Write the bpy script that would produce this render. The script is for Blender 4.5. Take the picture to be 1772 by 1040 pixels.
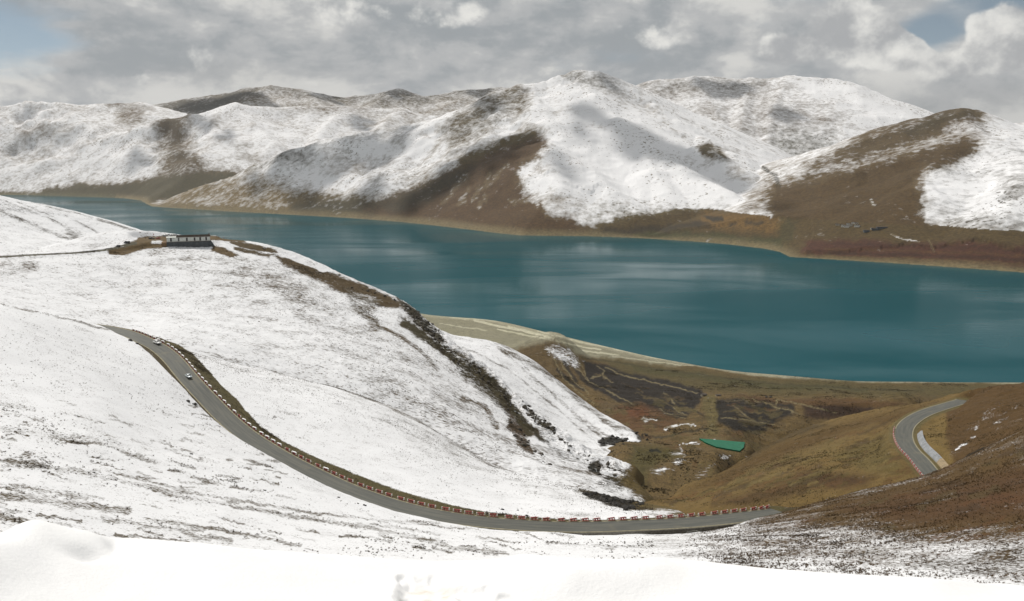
import bpy, bmesh, math, random
import numpy as np
from mathutils import Vector, Matrix

for o in list(bpy.data.objects):
    bpy.data.objects.remove(o)
S = bpy.context.scene
COL = S.collection
R = math.radians
random.seed(7)
rng = np.random.default_rng(11)

# ------------------------------------------------------------------ camera
F = 1560.0                       # focal length in photo pixels (photo 1772 x 1040)
PITCH = R(9.64)
CZ = 430.0                       # eye height above the lake, metres
cam_d = bpy.data.cameras.new("camera")
cam = bpy.data.objects.new("camera", cam_d)
COL.objects.link(cam)
cam_d.sensor_width = 36.0
cam_d.lens = 36.0 * F / 1772.0
cam_d.clip_start = 0.3
cam_d.clip_end = 90000.0
cam.location = (0, 0, CZ)
cam.rotation_euler = (math.pi / 2 - PITCH, 0, 0)
S.camera = cam

# ------------------------------------------------------------------ light
SUN_BEARING = R(-38)             # left of the viewing direction, in front of the camera
SUN_ELEV = R(50)
TO_SUN = Vector((math.sin(SUN_BEARING) * math.cos(SUN_ELEV), math.cos(SUN_BEARING) * math.cos(SUN_ELEV), math.sin(SUN_ELEV)))
sd = bpy.data.lights.new("sun", 'SUN')
sd.energy = 3.5
sd.angle = R(2.0)
sd.color = (1.0, 0.955, 0.89)
sun = bpy.data.objects.new("sun", sd)
COL.objects.link(sun)
sun.rotation_euler = TO_SUN.to_track_quat('Z', 'Y').to_euler()
sun.location = (0, 0, 900)

def N(nt, t, loc=None, **kw):
    n = nt.nodes.new(t)
    for k, v in kw.items():
        if k == 'ins':
            for kk, vv in v.items():
                n.inputs[kk].default_value = vv
        else:
            setattr(n, k, v)
    return n

def math_n(nt, op, a, b=None, c=None, clamp=False):
    n = nt.nodes.new('ShaderNodeMath'); n.operation = op; n.use_clamp = clamp
    for i, v in enumerate((a, b, c)):
        if v is None: continue
        if isinstance(v, (int, float)): n.inputs[i].default_value = v
        else: nt.links.new(v, n.inputs[i])
    return n.outputs[0]

def vmath(nt, op, a, b=None, scale=None):
    n = nt.nodes.new('ShaderNodeVectorMath'); n.operation = op
    for i, v in enumerate((a, b)):
        if v is None: continue
        if isinstance(v, (tuple, list, Vector)): n.inputs[i].default_value = tuple(v)
        else: nt.links.new(v, n.inputs[i])
    if scale is not None:
        if isinstance(scale, (int, float)): n.inputs['Scale'].default_value = scale
        else: nt.links.new(scale, n.inputs['Scale'])
    return n.outputs['Value'] if op in ('DOT_PRODUCT', 'LENGTH', 'DISTANCE') else n.outputs['Vector']

def mixc(nt, f, a, b, mode='MIX', clamp=False):
    n = nt.nodes.new('ShaderNodeMix'); n.data_type = 'RGBA'; n.blend_type = mode
    for i, v in ((0, f), (6, a), (7, b)):
        if isinstance(v, (int, float)) and i == 0: n.inputs[0].default_value = v
        elif isinstance(v, (int, float)): n.inputs[i].default_value = (v, v, v, 1)
        elif isinstance(v, (tuple, list)): n.inputs[i].default_value = tuple(v) + ((1,) if len(v) == 3 else ())
        else: nt.links.new(v, n.inputs[i])
    return n.outputs[2]

def noise_n(nt, vec, scale, detail=5, rough=0.55, dist=0.0, lac=2.0):
    n = nt.nodes.new('ShaderNodeTexNoise')
    n.inputs['Scale'].default_value = scale; n.inputs['Detail'].default_value = detail
    n.inputs['Roughness'].default_value = rough; n.inputs['Distortion'].default_value = dist
    n.inputs['Lacunarity'].default_value = lac
    if vec is not None: nt.links.new(vec, n.inputs['Vector'])
    return n.outputs['Fac']

def smooth(nt, v, lo, hi, t0=0.0, t1=1.0):
    n = nt.nodes.new('ShaderNodeMapRange'); n.interpolation_type = 'SMOOTHSTEP'
    n.inputs['From Min'].default_value = lo; n.inputs['From Max'].default_value = hi
    n.inputs['To Min'].default_value = t0; n.inputs['To Max'].default_value = t1
    nt.links.new(v, n.inputs['Value'])
    return n.outputs['Result']

def pix_dir(px, py):
    x = (px - 886.0) / F; v = (520.0 - py) / F
    d = Vector((x, math.cos(PITCH) + v * math.sin(PITCH), -math.sin(PITCH) + v * math.cos(PITCH)))
    return d

# sky: broken high-plateau cloud over a Nishita sky
W = bpy.data.worlds.new("World"); S.world = W; W.use_nodes = True
nt = W.node_tree; nt.nodes.clear()
out = nt.nodes.new('ShaderNodeOutputWorld'); bg = nt.nodes.new('ShaderNodeBackground')
nt.links.new(bg.outputs[0], out.inputs[0])
SKY = 0.1
bg.inputs['Strength'].default_value = SKY
sky = nt.nodes.new('ShaderNodeTexSky'); sky.sky_type = 'NISHITA'; sky.sun_disc = False
sky.sun_elevation = SUN_ELEV; sky.sun_rotation = SUN_BEARING; sky.altitude = 4800; sky.ozone_density = 1.0
tc = nt.nodes.new('ShaderNodeTexCoord')
D = vmath(nt, 'NORMALIZE', tc.outputs['Generated'])
sp = nt.nodes.new('ShaderNodeSeparateXYZ'); nt.links.new(D, sp.inputs[0])
dz = math_n(nt, 'MAXIMUM', sp.outputs['Z'], 0.0)
den = math_n(nt, 'ADD', dz, 0.34)
cb = nt.nodes.new('ShaderNodeCombineXYZ')
nt.links.new(math_n(nt, 'DIVIDE', sp.outputs['X'], den), cb.inputs[0])
nt.links.new(math_n(nt, 'MULTIPLY', math_n(nt, 'DIVIDE', sp.outputs['Y'], den), 1.0), cb.inputs[1])
nt.links.new(math_n(nt, 'MULTIPLY', dz, 3.0), cb.inputs[2])
U = cb.outputs[0]
def cl(vec, sc, det=6, ro=0.58, di=0.0): return noise_n(nt, vec, sc, det, ro, di)
# high grey deck
deck = cl(U, 1.5, 7, 0.55, 0.3)
deck2 = cl(vmath(nt, 'ADD', U, (11.3, 4.1, 2.2)), 4.2, 7, 0.6, 0.2)
deckv = math_n(nt, 'ADD', math_n(nt, 'MULTIPLY', deck, 0.6), math_n(nt, 'MULTIPLY', deck2, 0.4))
# how much blue shows: gaps placed where the sky is open (upper left corner, upper right)
def blob(px, py, sx, sy=None):
    c = pix_dir(px, py).normalized()
    dv = vmath(nt, 'SUBTRACT', D, tuple(c))
    m = vmath(nt, 'MULTIPLY', dv, (F / sx, F / sx, F / (sy or sx)))
    l = vmath(nt, 'LENGTH', m)
    return smooth(nt, l, 0.0, 1.0, 1.0, 0.0)
def addm(*xs):
    r = xs[0]
    for x in xs[1:]: r = math_n(nt, 'ADD', r, x)
    return r
def mul(a, b): return math_n(nt, 'MULTIPLY', a, b)
gap = addm(mul(blob(1612, 52, 105, 58), 1.15), mul(blob(1430, 95, 55, 40), 0.45), mul(blob(20, 60, 170, 90), 0.75),
           mul(blob(1720, -5, 130, 40), 0.7), mul(blob(-150, 20, 260, 110), 0.4), mul(blob(250, 40, 200, 60), 0.14),
           mul(blob(1060, 100, 300, 30), 0.16), mul(blob(1500, -60, 400, 80), 0.6), mul(blob(1745, 15, 60, 40), 0.5), mul(blob(70, 75, 160, 30), 0.3), mul(blob(70, 175, 150, 20), 0.16))
cover = math_n(nt, 'SUBTRACT', math_n(nt, 'ADD', mul(math_n(nt, 'SUBTRACT', deckv, 0.5), 2.6), 0.86), gap)
cmask = smooth(nt, cover, 0.08, 0.72)
# light and dark belts in the deck
sh1 = cl(vmath(nt, 'MULTIPLY', vmath(nt, 'ADD', D, (0.37, 0.91, 0.05)), (2.6, 2.6, 9.0)), 1.0, 6, 0.55, 0.2)
sv = vmath(nt, 'MULTIPLY', vmath(nt, 'ADD', D, (1.0, 0.2, 0.4)), (9.0, 9.0, 17.0))
sh2 = cl(sv, 1.0, 8, 0.58, 0.15)
sh3 = cl(vmath(nt, 'ADD', sv, tuple(TO_SUN * 0.35)), 1.0, 8, 0.58, 0.15)
relief = math_n(nt, 'MULTIPLY', math_n(nt, 'SUBTRACT', sh2, sh3), 0.5)
shade = math_n(nt, 'ADD', math_n(nt, 'ADD', mul(sh1, 0.5), mul(sh2, 0.5)), relief)
low = smooth(nt, sp.outputs['Z'], 0.0, 0.10, 1.0, 0.0)
shv = smooth(nt, shade, 0.31, 0.68)
c_dark = (3.25, 3.5, 3.68); c_mid = (4.6, 4.7, 4.75); c_lite = (6.7, 6.65, 6.4)
deckc = mixc(nt, smooth(nt, shv, 0.0, 0.55), c_dark, c_mid)
deckc = mixc(nt, smooth(nt, shv, 0.5, 1.0), deckc, c_lite)
# cumulus: puffs with their own lit sides
p1 = vmath(nt, 'MULTIPLY', D, (11.0, 11.0, 13.0))
def puff(v): return noise_n(nt, v, 1.0, 9, 0.56, 0.0)
q1 = puff(p1); q2 = puff(vmath(nt, 'ADD', p1, tuple(TO_SUN * 0.30)))
lit = smooth(nt, math_n(nt, 'SUBTRACT', q1, q2), -0.13, 0.10)
cum = addm(mul(blob(1465, 65, 150, 100), 1.0), mul(blob(1555, 80, 70, 50), 0.5), mul(blob(1345, 92, 95, 44), 0.95), mul(blob(1545, 75, 90, 62), 0.6), mul(blob(1720, 95, 200, 75), 1.0), mul(blob(1480, 0, 60, 60), 0.5),
           mul(blob(1735, 15, 110, 55), 0.75), mul(blob(290, 135, 150, 36), 0.42), mul(blob(420, 88, 150, 40), 0.38),
           mul(blob(130, 158, 170, 30), 0.55), mul(blob(800, 122, 190, 40), 0.36), mul(blob(560, 145, 150, 24), 0.4),
           mul(blob(650, 12, 400, 46), 0.42), mul(blob(1130, 60, 190, 60), 0.3), mul(blob(0, 155, 70, 26), 0.5), mul(blob(950, 30, 200, 60), 0.3))
cumv = math_n(nt, 'ADD', mul(math_n(nt, 'SUBTRACT', q1, 0.5), 2.2), math_n(nt, 'SUBTRACT', cum, 0.42))
hole_ = addm(mul(blob(1605, 48, 70, 44), 1.0), mul(blob(1640, 75, 44, 30), 0.7), mul(blob(1600, 5, 200, 34), 0.6))
cumv = math_n(nt, 'SUBTRACT', cumv, hole_)
cumm = mul(smooth(nt, cumv, -0.04, 0.24), 0.92)
cumc = mixc(nt, lit, (4.0, 4.1, 4.2), (8.3, 8.2, 7.8))
hs = nt.nodes.new('ShaderNodeHueSaturation'); hs.inputs['Saturation'].default_value = 0.62; hs.inputs['Value'].default_value = 0.60; hs.inputs['Hue'].default_value = 0.478
nt.links.new(sky.outputs[0], hs.inputs['Color'])
skyc = mixc(nt, cmask, hs.outputs[0], deckc)
skyc = mixc(nt, cumm, skyc, cumc)
# thick dark base behind the right-hand range and thin haze low on the horizon
basem = mul(addm(mul(blob(1600, 185, 330, 60), 0.8), mul(blob(430, 130, 260, 40), 0.3)), smooth(nt, sh2, 0.3, 0.6, 1.0, 0.5))
skyc = mixc(nt, basem, skyc, (3.3, 3.4, 3.4))
nt.links.new(skyc, bg.inputs['Color'])

S.view_settings.view_transform = 'Standard'
S.view_settings.look = 'None'
S.view_settings.exposure = 0.0
S.view_settings.gamma = 1.0
S.view_settings.use_curve_mapping = False
S.cycles.max_bounces = 6
S.cycles.diffuse_bounces = 2
S.cycles.glossy_bounces = 2
S.cycles.volume_bounces = 0

# ------------------------------------------------------------------ pixel <-> world
cp, spn = math.cos(PITCH), math.sin(PITCH)
def world_at(px, py, r=None, z=None):
    """point on the ray of photo pixel (px, py) at horizontal distance r, or at height z (above the eye level, i.e. negative below)"""
    d = pix_dir(px, py)
    if r is not None: s = r / math.hypot(d.x, d.y)
    else: s = z / d.z
    return Vector((d.x * s, d.y * s, CZ + d.z * s))
def project(X, Y, Z):
    dz_ = Z - CZ
    fwd = Y * cp - dz_ * spn
    up = Y * spn + dz_ * cp
    fwd = np.maximum(fwd, 1e-3)
    return 886.0 + F * X / fwd, 520.0 - F * up / fwd

def pchip(x, y, xq):
    """monotone cubic; x (n,), y (n,) or x,y (n,m) column-wise with xq (k,m)"""
    x = np.asarray(x, float); y = np.asarray(y, float)
    if x.ndim == 1:
        return pchip(x[:, None], y[:, None], np.asarray(xq, float)[:, None])[:, 0]
    h = np.diff(x, axis=0); dl = np.diff(y, axis=0) / h
    m = np.zeros_like(y)
    if len(x) > 2:
        w1 = 2 * h[1:] + h[:-1]; w2 = h[1:] + 2 * h[:-1]
        a, b = dl[:-1], dl[1:]
        same = a * b > 0
        with np.errstate(divide='ignore', invalid='ignore'):
            hm = (w1 + w2) / (w1 / a + w2 / b)
        m[1:-1] = np.where(same, hm, 0)
    m[0] = dl[0]; m[-1] = dl[-1]
    n = len(x)
    out = np.zeros_like(xq, dtype=float)
    for j in range(n - 1):
        lo = xq >= x[j] if j > 0 else np.ones(xq.shape, bool)
        hi = xq < x[j + 1] if j < n - 2 else np.ones(xq.shape, bool)
        sel = lo & hi
        t = (xq - x[j]) / h[j]
        if j == 0: t = np.maximum(t, 0)
        if j == n - 2: t = np.minimum(t, 1)
        v = ((2*t**3 - 3*t**2 + 1) * y[j] + (t**3 - 2*t**2 + t) * h[j] * m[j] + (-2*t**3 + 3*t**2) * y[j+1] + (t**3 - t**2) * h[j] * m[j+1])
        out = np.where(sel, v, out)
    return out

# value noise on arrays
def _hash(ix, iy, seed):
    h = (ix.astype(np.int64) * 374761393 + iy.astype(np.int64) * 668265263 + seed * 982451653) & 0xFFFFFFFF
    h = ((h ^ (h >> 13)) * 1274126177) & 0xFFFFFFFF
    return ((h ^ (h >> 16)) & 0xFFFF) / 65535.0
def vnoise(x, y, seed=0):
    ix = np.floor(x); iy = np.floor(y); fx = x - ix; fy = y - iy
    fx = fx * fx * fx * (fx * (fx * 6 - 15) + 10); fy = fy * fy * fy * (fy * (fy * 6 - 15) + 10)
    a = _hash(ix, iy, seed); b = _hash(ix + 1, iy, seed); c = _hash(ix, iy + 1, seed); d = _hash(ix + 1, iy + 1, seed)
    return (a + (b - a) * fx) * (1 - fy) + (c + (d - c) * fx) * fy
def fbm(x, y, wl, octaves=5, seed=0, gain=0.5, ridged=False):
    s = 0; a = 1; tot = 0; f = 1.0 / wl
    for o in range(octaves):
        n = vnoise(x * f + 17.3 * o, y * f - 9.1 * o, seed + o)
        if ridged: n = 1 - abs(2 * n - 1)
        s = s + a * n; tot += a; a *= gain; f *= 2.03
    return s / tot * 2 - 1          # about -1..1
def sstep(x, a, b):
    t = np.clip((x - a) / (b - a), 0, 1); return t * t * (3 - 2 * t)

def bearing(px, py=640):
    d = pix_dir(px, py); return math.atan2(d.x, d.y)

def loft(px0, px1, step, curves, rows, sm=0):
    """curves near to far, each a list of control points:
       (px, py, r)            seen at that pixel at horizontal distance r
       (px, py, None, z)      seen at that pixel at height z (relative to the eye)
       ('h', px, r, z)        not seen: bearing px, distance r, height z (relative to the eye)
       returns X, Y, Z grids (rows x columns)"""
    th = np.linspace(bearing(px0), bearing(px1), int((px1 - px0) / step))
    LR, E = [], []
    for c in curves:
        T, L, e = [], [], []
        for q in c:
            if q[0] == 'h':
                T.append(bearing(q[1])); L.append(math.log(q[2])); e.append(q[3] / q[2])
            else:
                p = world_at(q[0], q[1], r=q[2]) if q[2] is not None else world_at(q[0], q[1], z=q[3])
                rr = math.hypot(p.x, p.y)
                T.append(math.atan2(p.x, p.y)); L.append(math.log(rr)); e.append((p.z - CZ) / rr)
        T = np.array(T); k = np.argsort(T)
        LR.append(pchip(T[k], np.array(L)[k], th)); E.append(pchip(T[k], np.array(e)[k], th))
    LR = np.array(LR); E = np.array(E)
    if sm:
        kx = np.arange(-3 * sm, 3 * sm + 1); kw = np.exp(-0.5 * (kx / sm) ** 2); kw /= kw.sum()
        LR, E = (np.array([np.convolve(np.pad(v, 3 * sm, mode='edge'), kw, 'valid') for v in A_]) for A_ in (LR, E))
    for i in range(1, len(LR)): LR[i] = np.maximum(LR[i], LR[i - 1] + 0.004)
    q = []
    for i, n in enumerate(rows):
        t = np.linspace(0, 1, n, endpoint=(i == len(rows) - 1))[:, None]
        q.append(LR[i] * (1 - t) + LR[i + 1] * t)
    q = np.vstack(q)
    Eq = pchip(LR, E, q)
    if sm:
        Eq, q = (np.array([np.convolve(np.pad(v, 3 * sm, mode='edge'), kw, 'valid') for v in A_]) for A_ in (Eq, q))
    r = np.exp(q)
    X = r * np.sin(th)[None, :]; Y = r * np.cos(th)[None, :]; Z = CZ + r * Eq
    return X, Y, Z

def grid_mesh(name, X, Y, Z, attrs, mat, keep=None, label=None, props=None):
    h, w = X.shape
    co = np.stack([X, Y, Z], -1).reshape(-1, 3).astype(np.float32)
    i = np.arange(h * w).reshape(h, w)
    q = np.stack([i[:-1, :-1], i[:-1, 1:], i[1:, 1:], i[1:, :-1]], -1).reshape(-1, 4)
    if keep is not None:
        q = q[keep.reshape(-1)]
    used = np.unique(q)
    remap = np.full(h * w, -1, np.int64); remap[used] = np.arange(len(used))
    q = remap[q]; co = co[used]
    me = bpy.data.meshes.new(name)
    me.vertices.add(len(co)); me.vertices.foreach_set('co', co.ravel())
    me.loops.add(q.size); me.loops.foreach_set('vertex_index', q.ravel().astype(np.int32))
    me.polygons.add(len(q))
    me.polygons.foreach_set('loop_start', np.arange(0, q.size, 4, dtype=np.int32))
    me.polygons.foreach_set('loop_total', np.full(len(q), 4, np.int32))
    me.polygons.foreach_set('use_smooth', np.ones(len(q), bool))
    me.update(calc_edges=True)
    for k, v in attrs.items():
        if v.ndim == 2:
            a = me.attributes.new(k, 'FLOAT', 'POINT'); a.data.foreach_set('value', v.reshape(-1)[used].astype(np.float32))
        else:
            a = me.attributes.new(k, 'FLOAT_COLOR', 'POINT')
            c = np.concatenate([v.reshape(-1, 3)[used], np.ones((len(used), 1))], 1)
            a.data.foreach_set('color', c.ravel().astype(np.float32))
    me.materials.append(mat)
    o = bpy.data.objects.new(name, me); COL.objects.link(o)
    o['kind'] = 'structure'
    if label: o['label'] = label
    return o

class Paint:
    """ground cover of one sheet: snow 0..1 and the colour of the ground under it; regions are outlined where the photo
       shows them and fixed to the surface"""
    def __init__(s, X, Y, Z, snow, col, warp=6.0):
        s.px, s.py = project(X, Y, Z)
        s.X, s.Y = X, Y
        rr = np.hypot(X, Y)
        m = rr / F                                       # metres per photo pixel
        k = 40.0
        s.wx = (fbm(s.px, s.py, 60, 5, 3) + 0.6 * fbm(s.px, s.py, 12, 3, 7) + 0.35 * fbm(s.px, s.py, 5, 2, 8)) * warp
        s.wy = (fbm(s.px, s.py, 60, 5, 5) + 0.6 * fbm(s.px, s.py, 12, 3, 9) + 0.35 * fbm(s.px, s.py, 5, 2, 10)) * warp * 0.6
        s.snow = np.full(X.shape, float(snow)); s.col = np.zeros(X.shape + (3,)) + np.array(col)
    def mask(s, poly, feather=6, warp=1.0):
        x = s.px + s.wx * warp; y = s.py + s.wy * warp
        P = np.array(poly, float)
        f = feather * 1.5
        sel = (x > P[:, 0].min() - f) & (x < P[:, 0].max() + f) & (y > P[:, 1].min() - f) & (y < P[:, 1].max() + f)
        out = np.zeros(x.shape)
        if not sel.any(): return out
        xs = x[sel]; ys = y[sel]
        d = np.full(xs.shape, 1e9); ins = np.zeros(xs.shape, bool)
        for i in range(len(P)):
            x0, y0 = P[i]; x1, y1 = P[(i + 1) % len(P)]
            dx, dy = x1 - x0, y1 - y0; L = dx * dx + dy * dy + 1e-9
            t = np.clip(((xs - x0) * dx + (ys - y0) * dy) / L, 0, 1)
            d = np.minimum(d, np.hypot(xs - x0 - t * dx, ys - y0 - t * dy))
            c = ((y0 > ys) != (y1 > ys))
            with np.errstate(divide='ignore', invalid='ignore'):
                c = c & (xs < dx * (ys - y0) / (dy if dy != 0 else 1e-9) + x0)
            ins ^= c
        sd_ = np.where(ins, d, -d)
        out[sel] = sstep(sd_, -feather, feather)
        return out
    def line(s, pts, w, warp=0.5):
        x = s.px + s.wx * warp; y = s.py + s.wy * warp
        P = np.array(pts, float)
        f = w * 2 + 4
        sel = (x > P[:, 0].min() - f) & (x < P[:, 0].max() + f) & (y > P[:, 1].min() - f) & (y < P[:, 1].max() + f)
        out = np.zeros(x.shape)
        if not sel.any(): return out
        xs = x[sel]; ys = y[sel]; d = np.full(xs.shape, 1e9)
        for i in range(len(P) - 1):
            x0, y0 = P[i]; x1, y1 = P[i + 1]
            dx, dy = x1 - x0, y1 - y0; L = dx * dx + dy * dy + 1e-9
            t = np.clip(((xs - x0) * dx + (ys - y0) * dy) / L, 0, 1)
            d = np.minimum(d, np.hypot(xs - x0 - t * dx, ys - y0 - t * dy))
        out[sel] = 1 - sstep(d, w * 0.4, w * 1.1)
        return out
    def put(s, m, snow=None, col=None, k=1.0):
        m = m * k
        if snow is not None: s.snow += (snow - s.snow) * m
        if col is not None: s.col += (np.array(col) - s.col) * m[..., None]
    def poly(s, poly, feather=6, snow=None, col=None, k=1.0, warp=1.0): s.put(s.mask(poly, feather, warp), snow, col, k)
    def stroke(s, pts, w, snow=None, col=None, k=1.0, warp=0.5): s.put(s.line(pts, w, warp), snow, col, k)

# ------------------------------------------------------------------ ground materials
def ground_material(name, s1, s2,  stretch=(1, 1, 1), rot=0.0, bump=0.5, bdist=0.3, A=1.6, B=4.0, snowc=(0.76, 0.765, 0.78), sharp=3.0, gv=0.9, pep=0.0, ps=2.6):
    m = bpy.data.materials.new(name); m.use_nodes = True
    nt = m.node_tree; nt.nodes.clear()
    o = nt.nodes.new('ShaderNodeOutputMaterial'); b = nt.nodes.new('ShaderNodeBsdfPrincipled')
    nt.links.new(b.outputs[0], o.inputs[0])
    g = nt.nodes.new('ShaderNodeNewGeometry')
    pos = g.outputs['Position']
    mp = nt.nodes.new('ShaderNodeMapping'); mp.inputs['Rotation'].default_value = (0, 0, rot); mp.inputs['Scale'].default_value = stretch
    nt.links.new(pos, mp.inputs['Vector'])
    a = noise_n(nt, mp.outputs[0], s1, 6, 0.68, 0.0)
    c = noise_n(nt, pos, s2, 5, 0.6, 0.3)
    t = math_n(nt, 'ADD', mul2(nt, a, 0.62), mul2(nt, c, 0.38))
    sn = nt.nodes.new('ShaderNodeAttribute'); sn.attribute_name = 'snow'
    co = nt.nodes.new('ShaderNodeAttribute'); co.attribute_name = 'col'
    v = math_n(nt, 'ADD', mul2(nt, math_n(nt, 'SUBTRACT', sn.outputs['Fac'], 0.5), A), mul2(nt, math_n(nt, 'SUBTRACT', t, 0.5), B))
    mk = math_n(nt, 'ADD', mul2(nt, v, sharp), 0.5, clamp=True)
    fine = noise_n(nt, pos, s1 * 3.1, 4, 0.7)
    if pep:
        # tussock tips and stones that stick out of thin snow
        pn = noise_n(nt, mp.outputs[0], s1 * ps, 2, 0.6)
        pt = noise_n(nt, pos, s1 * 0.12, 4, 0.65)
        thr = math_n(nt, 'SUBTRACT', 0.745 - 0.13 * pep, math_n(nt, 'MULTIPLY', math_n(nt, 'SUBTRACT', pt, 0.5), 0.55))
        pm = math_n(nt, 'MULTIPLY', math_n(nt, 'SUBTRACT', pn, thr), 14.0, clamp=True)
        mk = math_n(nt, 'MULTIPLY', mk, math_n(nt, 'SUBTRACT', 1.0, math_n(nt, 'MULTIPLY', pm, 0.85)))
    gcol = mixc(nt, 1.0, co.outputs['Color'], mixc(nt, smooth(nt, fine, 0.3, 0.7), (0.66 * (1 - 0.5 * gv), 0.66 * (1 - 0.5 * gv), 0.52 * (1 - 0.5 * gv)), (0.66 * (1 + 0.5 * gv), 0.66 * (1 + 0.47 * gv), 0.52 * (1 + 0.4 * gv))), 'MULTIPLY')
    blot = noise_n(nt, pos, s2 * 3.0, 5, 0.7, 0.4)
    gcol = mixc(nt, smooth(nt, blot, 0.42, 0.70, 0.0, 0.55 * gv), gcol, mixc(nt, 1.0, gcol, (0.5, 0.5, 0.5), 'MULTIPLY'))
    hue = noise_n(nt, pos, s2 * 0.4, 4, 0.6)
    gcol = mixc(nt, smooth(nt, hue, 0.35, 0.65, 0.0, 0.5), gcol, mixc(nt, 1.0, gcol, (0.98, 0.98, 0.9), 'MULTIPLY'))
    sc = mixc(nt, smooth(nt, c, 0.3, 0.7), tuple(x * 0.95 for x in snowc), snowc)
    nt.links.new(mixc(nt, mk, gcol, sc), b.inputs['Base Color'])
    b.inputs['Roughness'].default_value = 0.85
    b.inputs['Specular IOR Level'].default_value = 0.15
    hgt = math_n(nt, 'ADD', mul2(nt, mk, 0.35), math_n(nt, 'ADD', mul2(nt, fine, 0.5), mul2(nt, a, 0.6)))
    bp = nt.nodes.new('ShaderNodeBump'); bp.inputs['Strength'].default_value = bump; bp.inputs['Distance'].default_value = bdist
    nt.links.new(hgt, bp.inputs['Height']); nt.links.new(bp.outputs[0], b.inputs['Normal'])
    return m
def mul2(nt, a, k): return math_n(nt, 'MULTIPLY', a, k)

def plain(name, col, rough=0.7, nscale=0, namp=0.2, metal=0.0, spec=0.3):
    m = bpy.data.materials.new(name); m.use_nodes = True
    nt = m.node_tree; b = nt.nodes['Principled BSDF']
    b.inputs['Roughness'].default_value = rough; b.inputs['Metallic'].default_value = metal
    b.inputs['Specular IOR Level'].default_value = spec
    if nscale:
        g = nt.nodes.new('ShaderNodeNewGeometry')
        n = noise_n(nt, g.outputs['Position'], nscale, 5, 0.65)
        lo = tuple(c * (1 - namp) for c in col); hi = tuple(min(1, c * (1 + namp)) for c in col)
        nt.links.new(mixc(nt, smooth(nt, n, 0.3, 0.7), lo, hi), b.inputs['Base Color'])
    else:
        b.inputs['Base Color'].default_value = tuple(col) + (1,)
    return m

# ------------------------------------------------------------------ roads (centre lines; everything near them is graded to fit)
ROAD_LOW = [(140, 561, 520), (175, 566, 495), (205, 572, 470), (228, 579, 450), (252, 590, 435), (275, 601, 424), (299, 621, 408), (322, 650, 388), (342, 672, 375),
            (361, 692, 366), (392, 725, 350), (430, 756, 334), (490, 793, 314), (560, 828, 297), (600, 846, 288), (640, 861, 281), (690, 877, 273),
            (750, 891, 266), (820, 902, 262), (920, 910, 262), (1000, 912.5, 266), (1100, 909, 275), (1200, 904, 286), (1300, 893, 300),
            (1338, 888, 308), (1350, 886.5, 312)]
ROAD_RIGHT = [(1636, 846, 372), (1611, 820, 392), (1592, 795, 414), (1574, 778, 430), (1565, 763, 448), (1563, 748, 466), (1569, 734, 484), (1586, 721, 503),
              (1608, 711, 524), (1638, 702, 548), (1668, 693, 590)]
ROAD_PASS = [(-160, 452, 780), (-60, 447, 800), (0, 444, 815), (60, 440, 828), (120, 438, 838), (180, 433, 850), (215, 424, 862), (262, 415.5, 880), (330, 413.5, 897)]

def dense(pts, n=400):
    P = [world_at(a, b, r=c) for a, b, c in pts]
    P = np.array([[p.x, p.y, p.z] for p in P])
    for _ in range(3):                                   # Chaikin rounding, ends kept
        Q = [P[0]]
        for i in range(len(P) - 1):
            Q += [P[i] * 0.75 + P[i + 1] * 0.25, P[i] * 0.25 + P[i + 1] * 0.75]
        Q.append(P[-1]); P = np.array(Q)
    s = np.r_[0, np.cumsum(np.hypot(np.diff(P[:, 0]), np.diff(P[:, 1])))]
    u = np.linspace(0, s[-1], n)
    P = np.stack([np.interp(u, s, P[:, k]) for k in range(3)], 1)
    k = np.ones(9) / 9                                   # smooth the grade
    z = np.pad(P[:, 2], 4, mode='edge'); P[:, 2] = np.convolve(z, k, 'valid')
    return P, u
RL, RLs = dense(ROAD_LOW); RR_, RRs = dense(ROAD_RIGHT, 220); RP, RPs = dense(ROAD_PASS, 160)

def near_line(X, Y, P, reach=40):
    """signed distance to a road centre line (positive on its right-hand side going along), its height there"""
    D = np.full(X.shape, 1e6); Zr = np.zeros(X.shape); Sg = np.ones(X.shape)
    sel = (X > P[:, 0].min() - reach) & (X < P[:, 0].max() + reach) & (Y > P[:, 1].min() - reach) & (Y < P[:, 1].max() + reach)
    if not sel.any(): return D, Zr
    x = X[sel]; y = Y[sel]; d = np.full(x.shape, 1e6); z = np.zeros(x.shape); sg = np.ones(x.shape)
    step = 2
    for i in range(0, len(P) - step, step):
        a = P[i]; b = P[i + step]; dx, dy = b[0] - a[0], b[1] - a[1]; L = dx * dx + dy * dy + 1e-9
        t = np.clip(((x - a[0]) * dx + (y - a[1]) * dy) / L, 0, 1)
        ex = x - a[0] - t * dx; ey = y - a[1] - t * dy
        dd = np.hypot(ex, ey)
        c = dd < d
        d = np.where(c, dd, d); z = np.where(c, a[2] + t * (b[2] - a[2]), z); sg = np.where(c, np.where(ex * dy - ey * dx > 0, 1, -1), sg)
    D[sel] = d * sg; Zr[sel] = z
    return D, Zr

def grade(X, Y, Z, P, flat=5.2, blend=9.0, drop=0.16):
    d, zr = near_line(X, Y, P)
    a = np.abs(d)
    k = 1 - sstep(a, flat, flat + blend)
    return Z + (zr - drop - Z) * k, d

BROWN = (0.120, 0.072, 0.032); OLIVE = (0.155, 0.112, 0.052); PEAT = (0.030, 0.023, 0.022); RUST = (0.165, 0.062, 0.028)
GRAVEL = (0.215, 0.200, 0.155); TAN = (0.215, 0.150, 0.072); ROCK = (0.060, 0.052, 0.040); DKBROWN = (0.085, 0.050, 0.028); GREY = (0.15, 0.14, 0.12)

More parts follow.
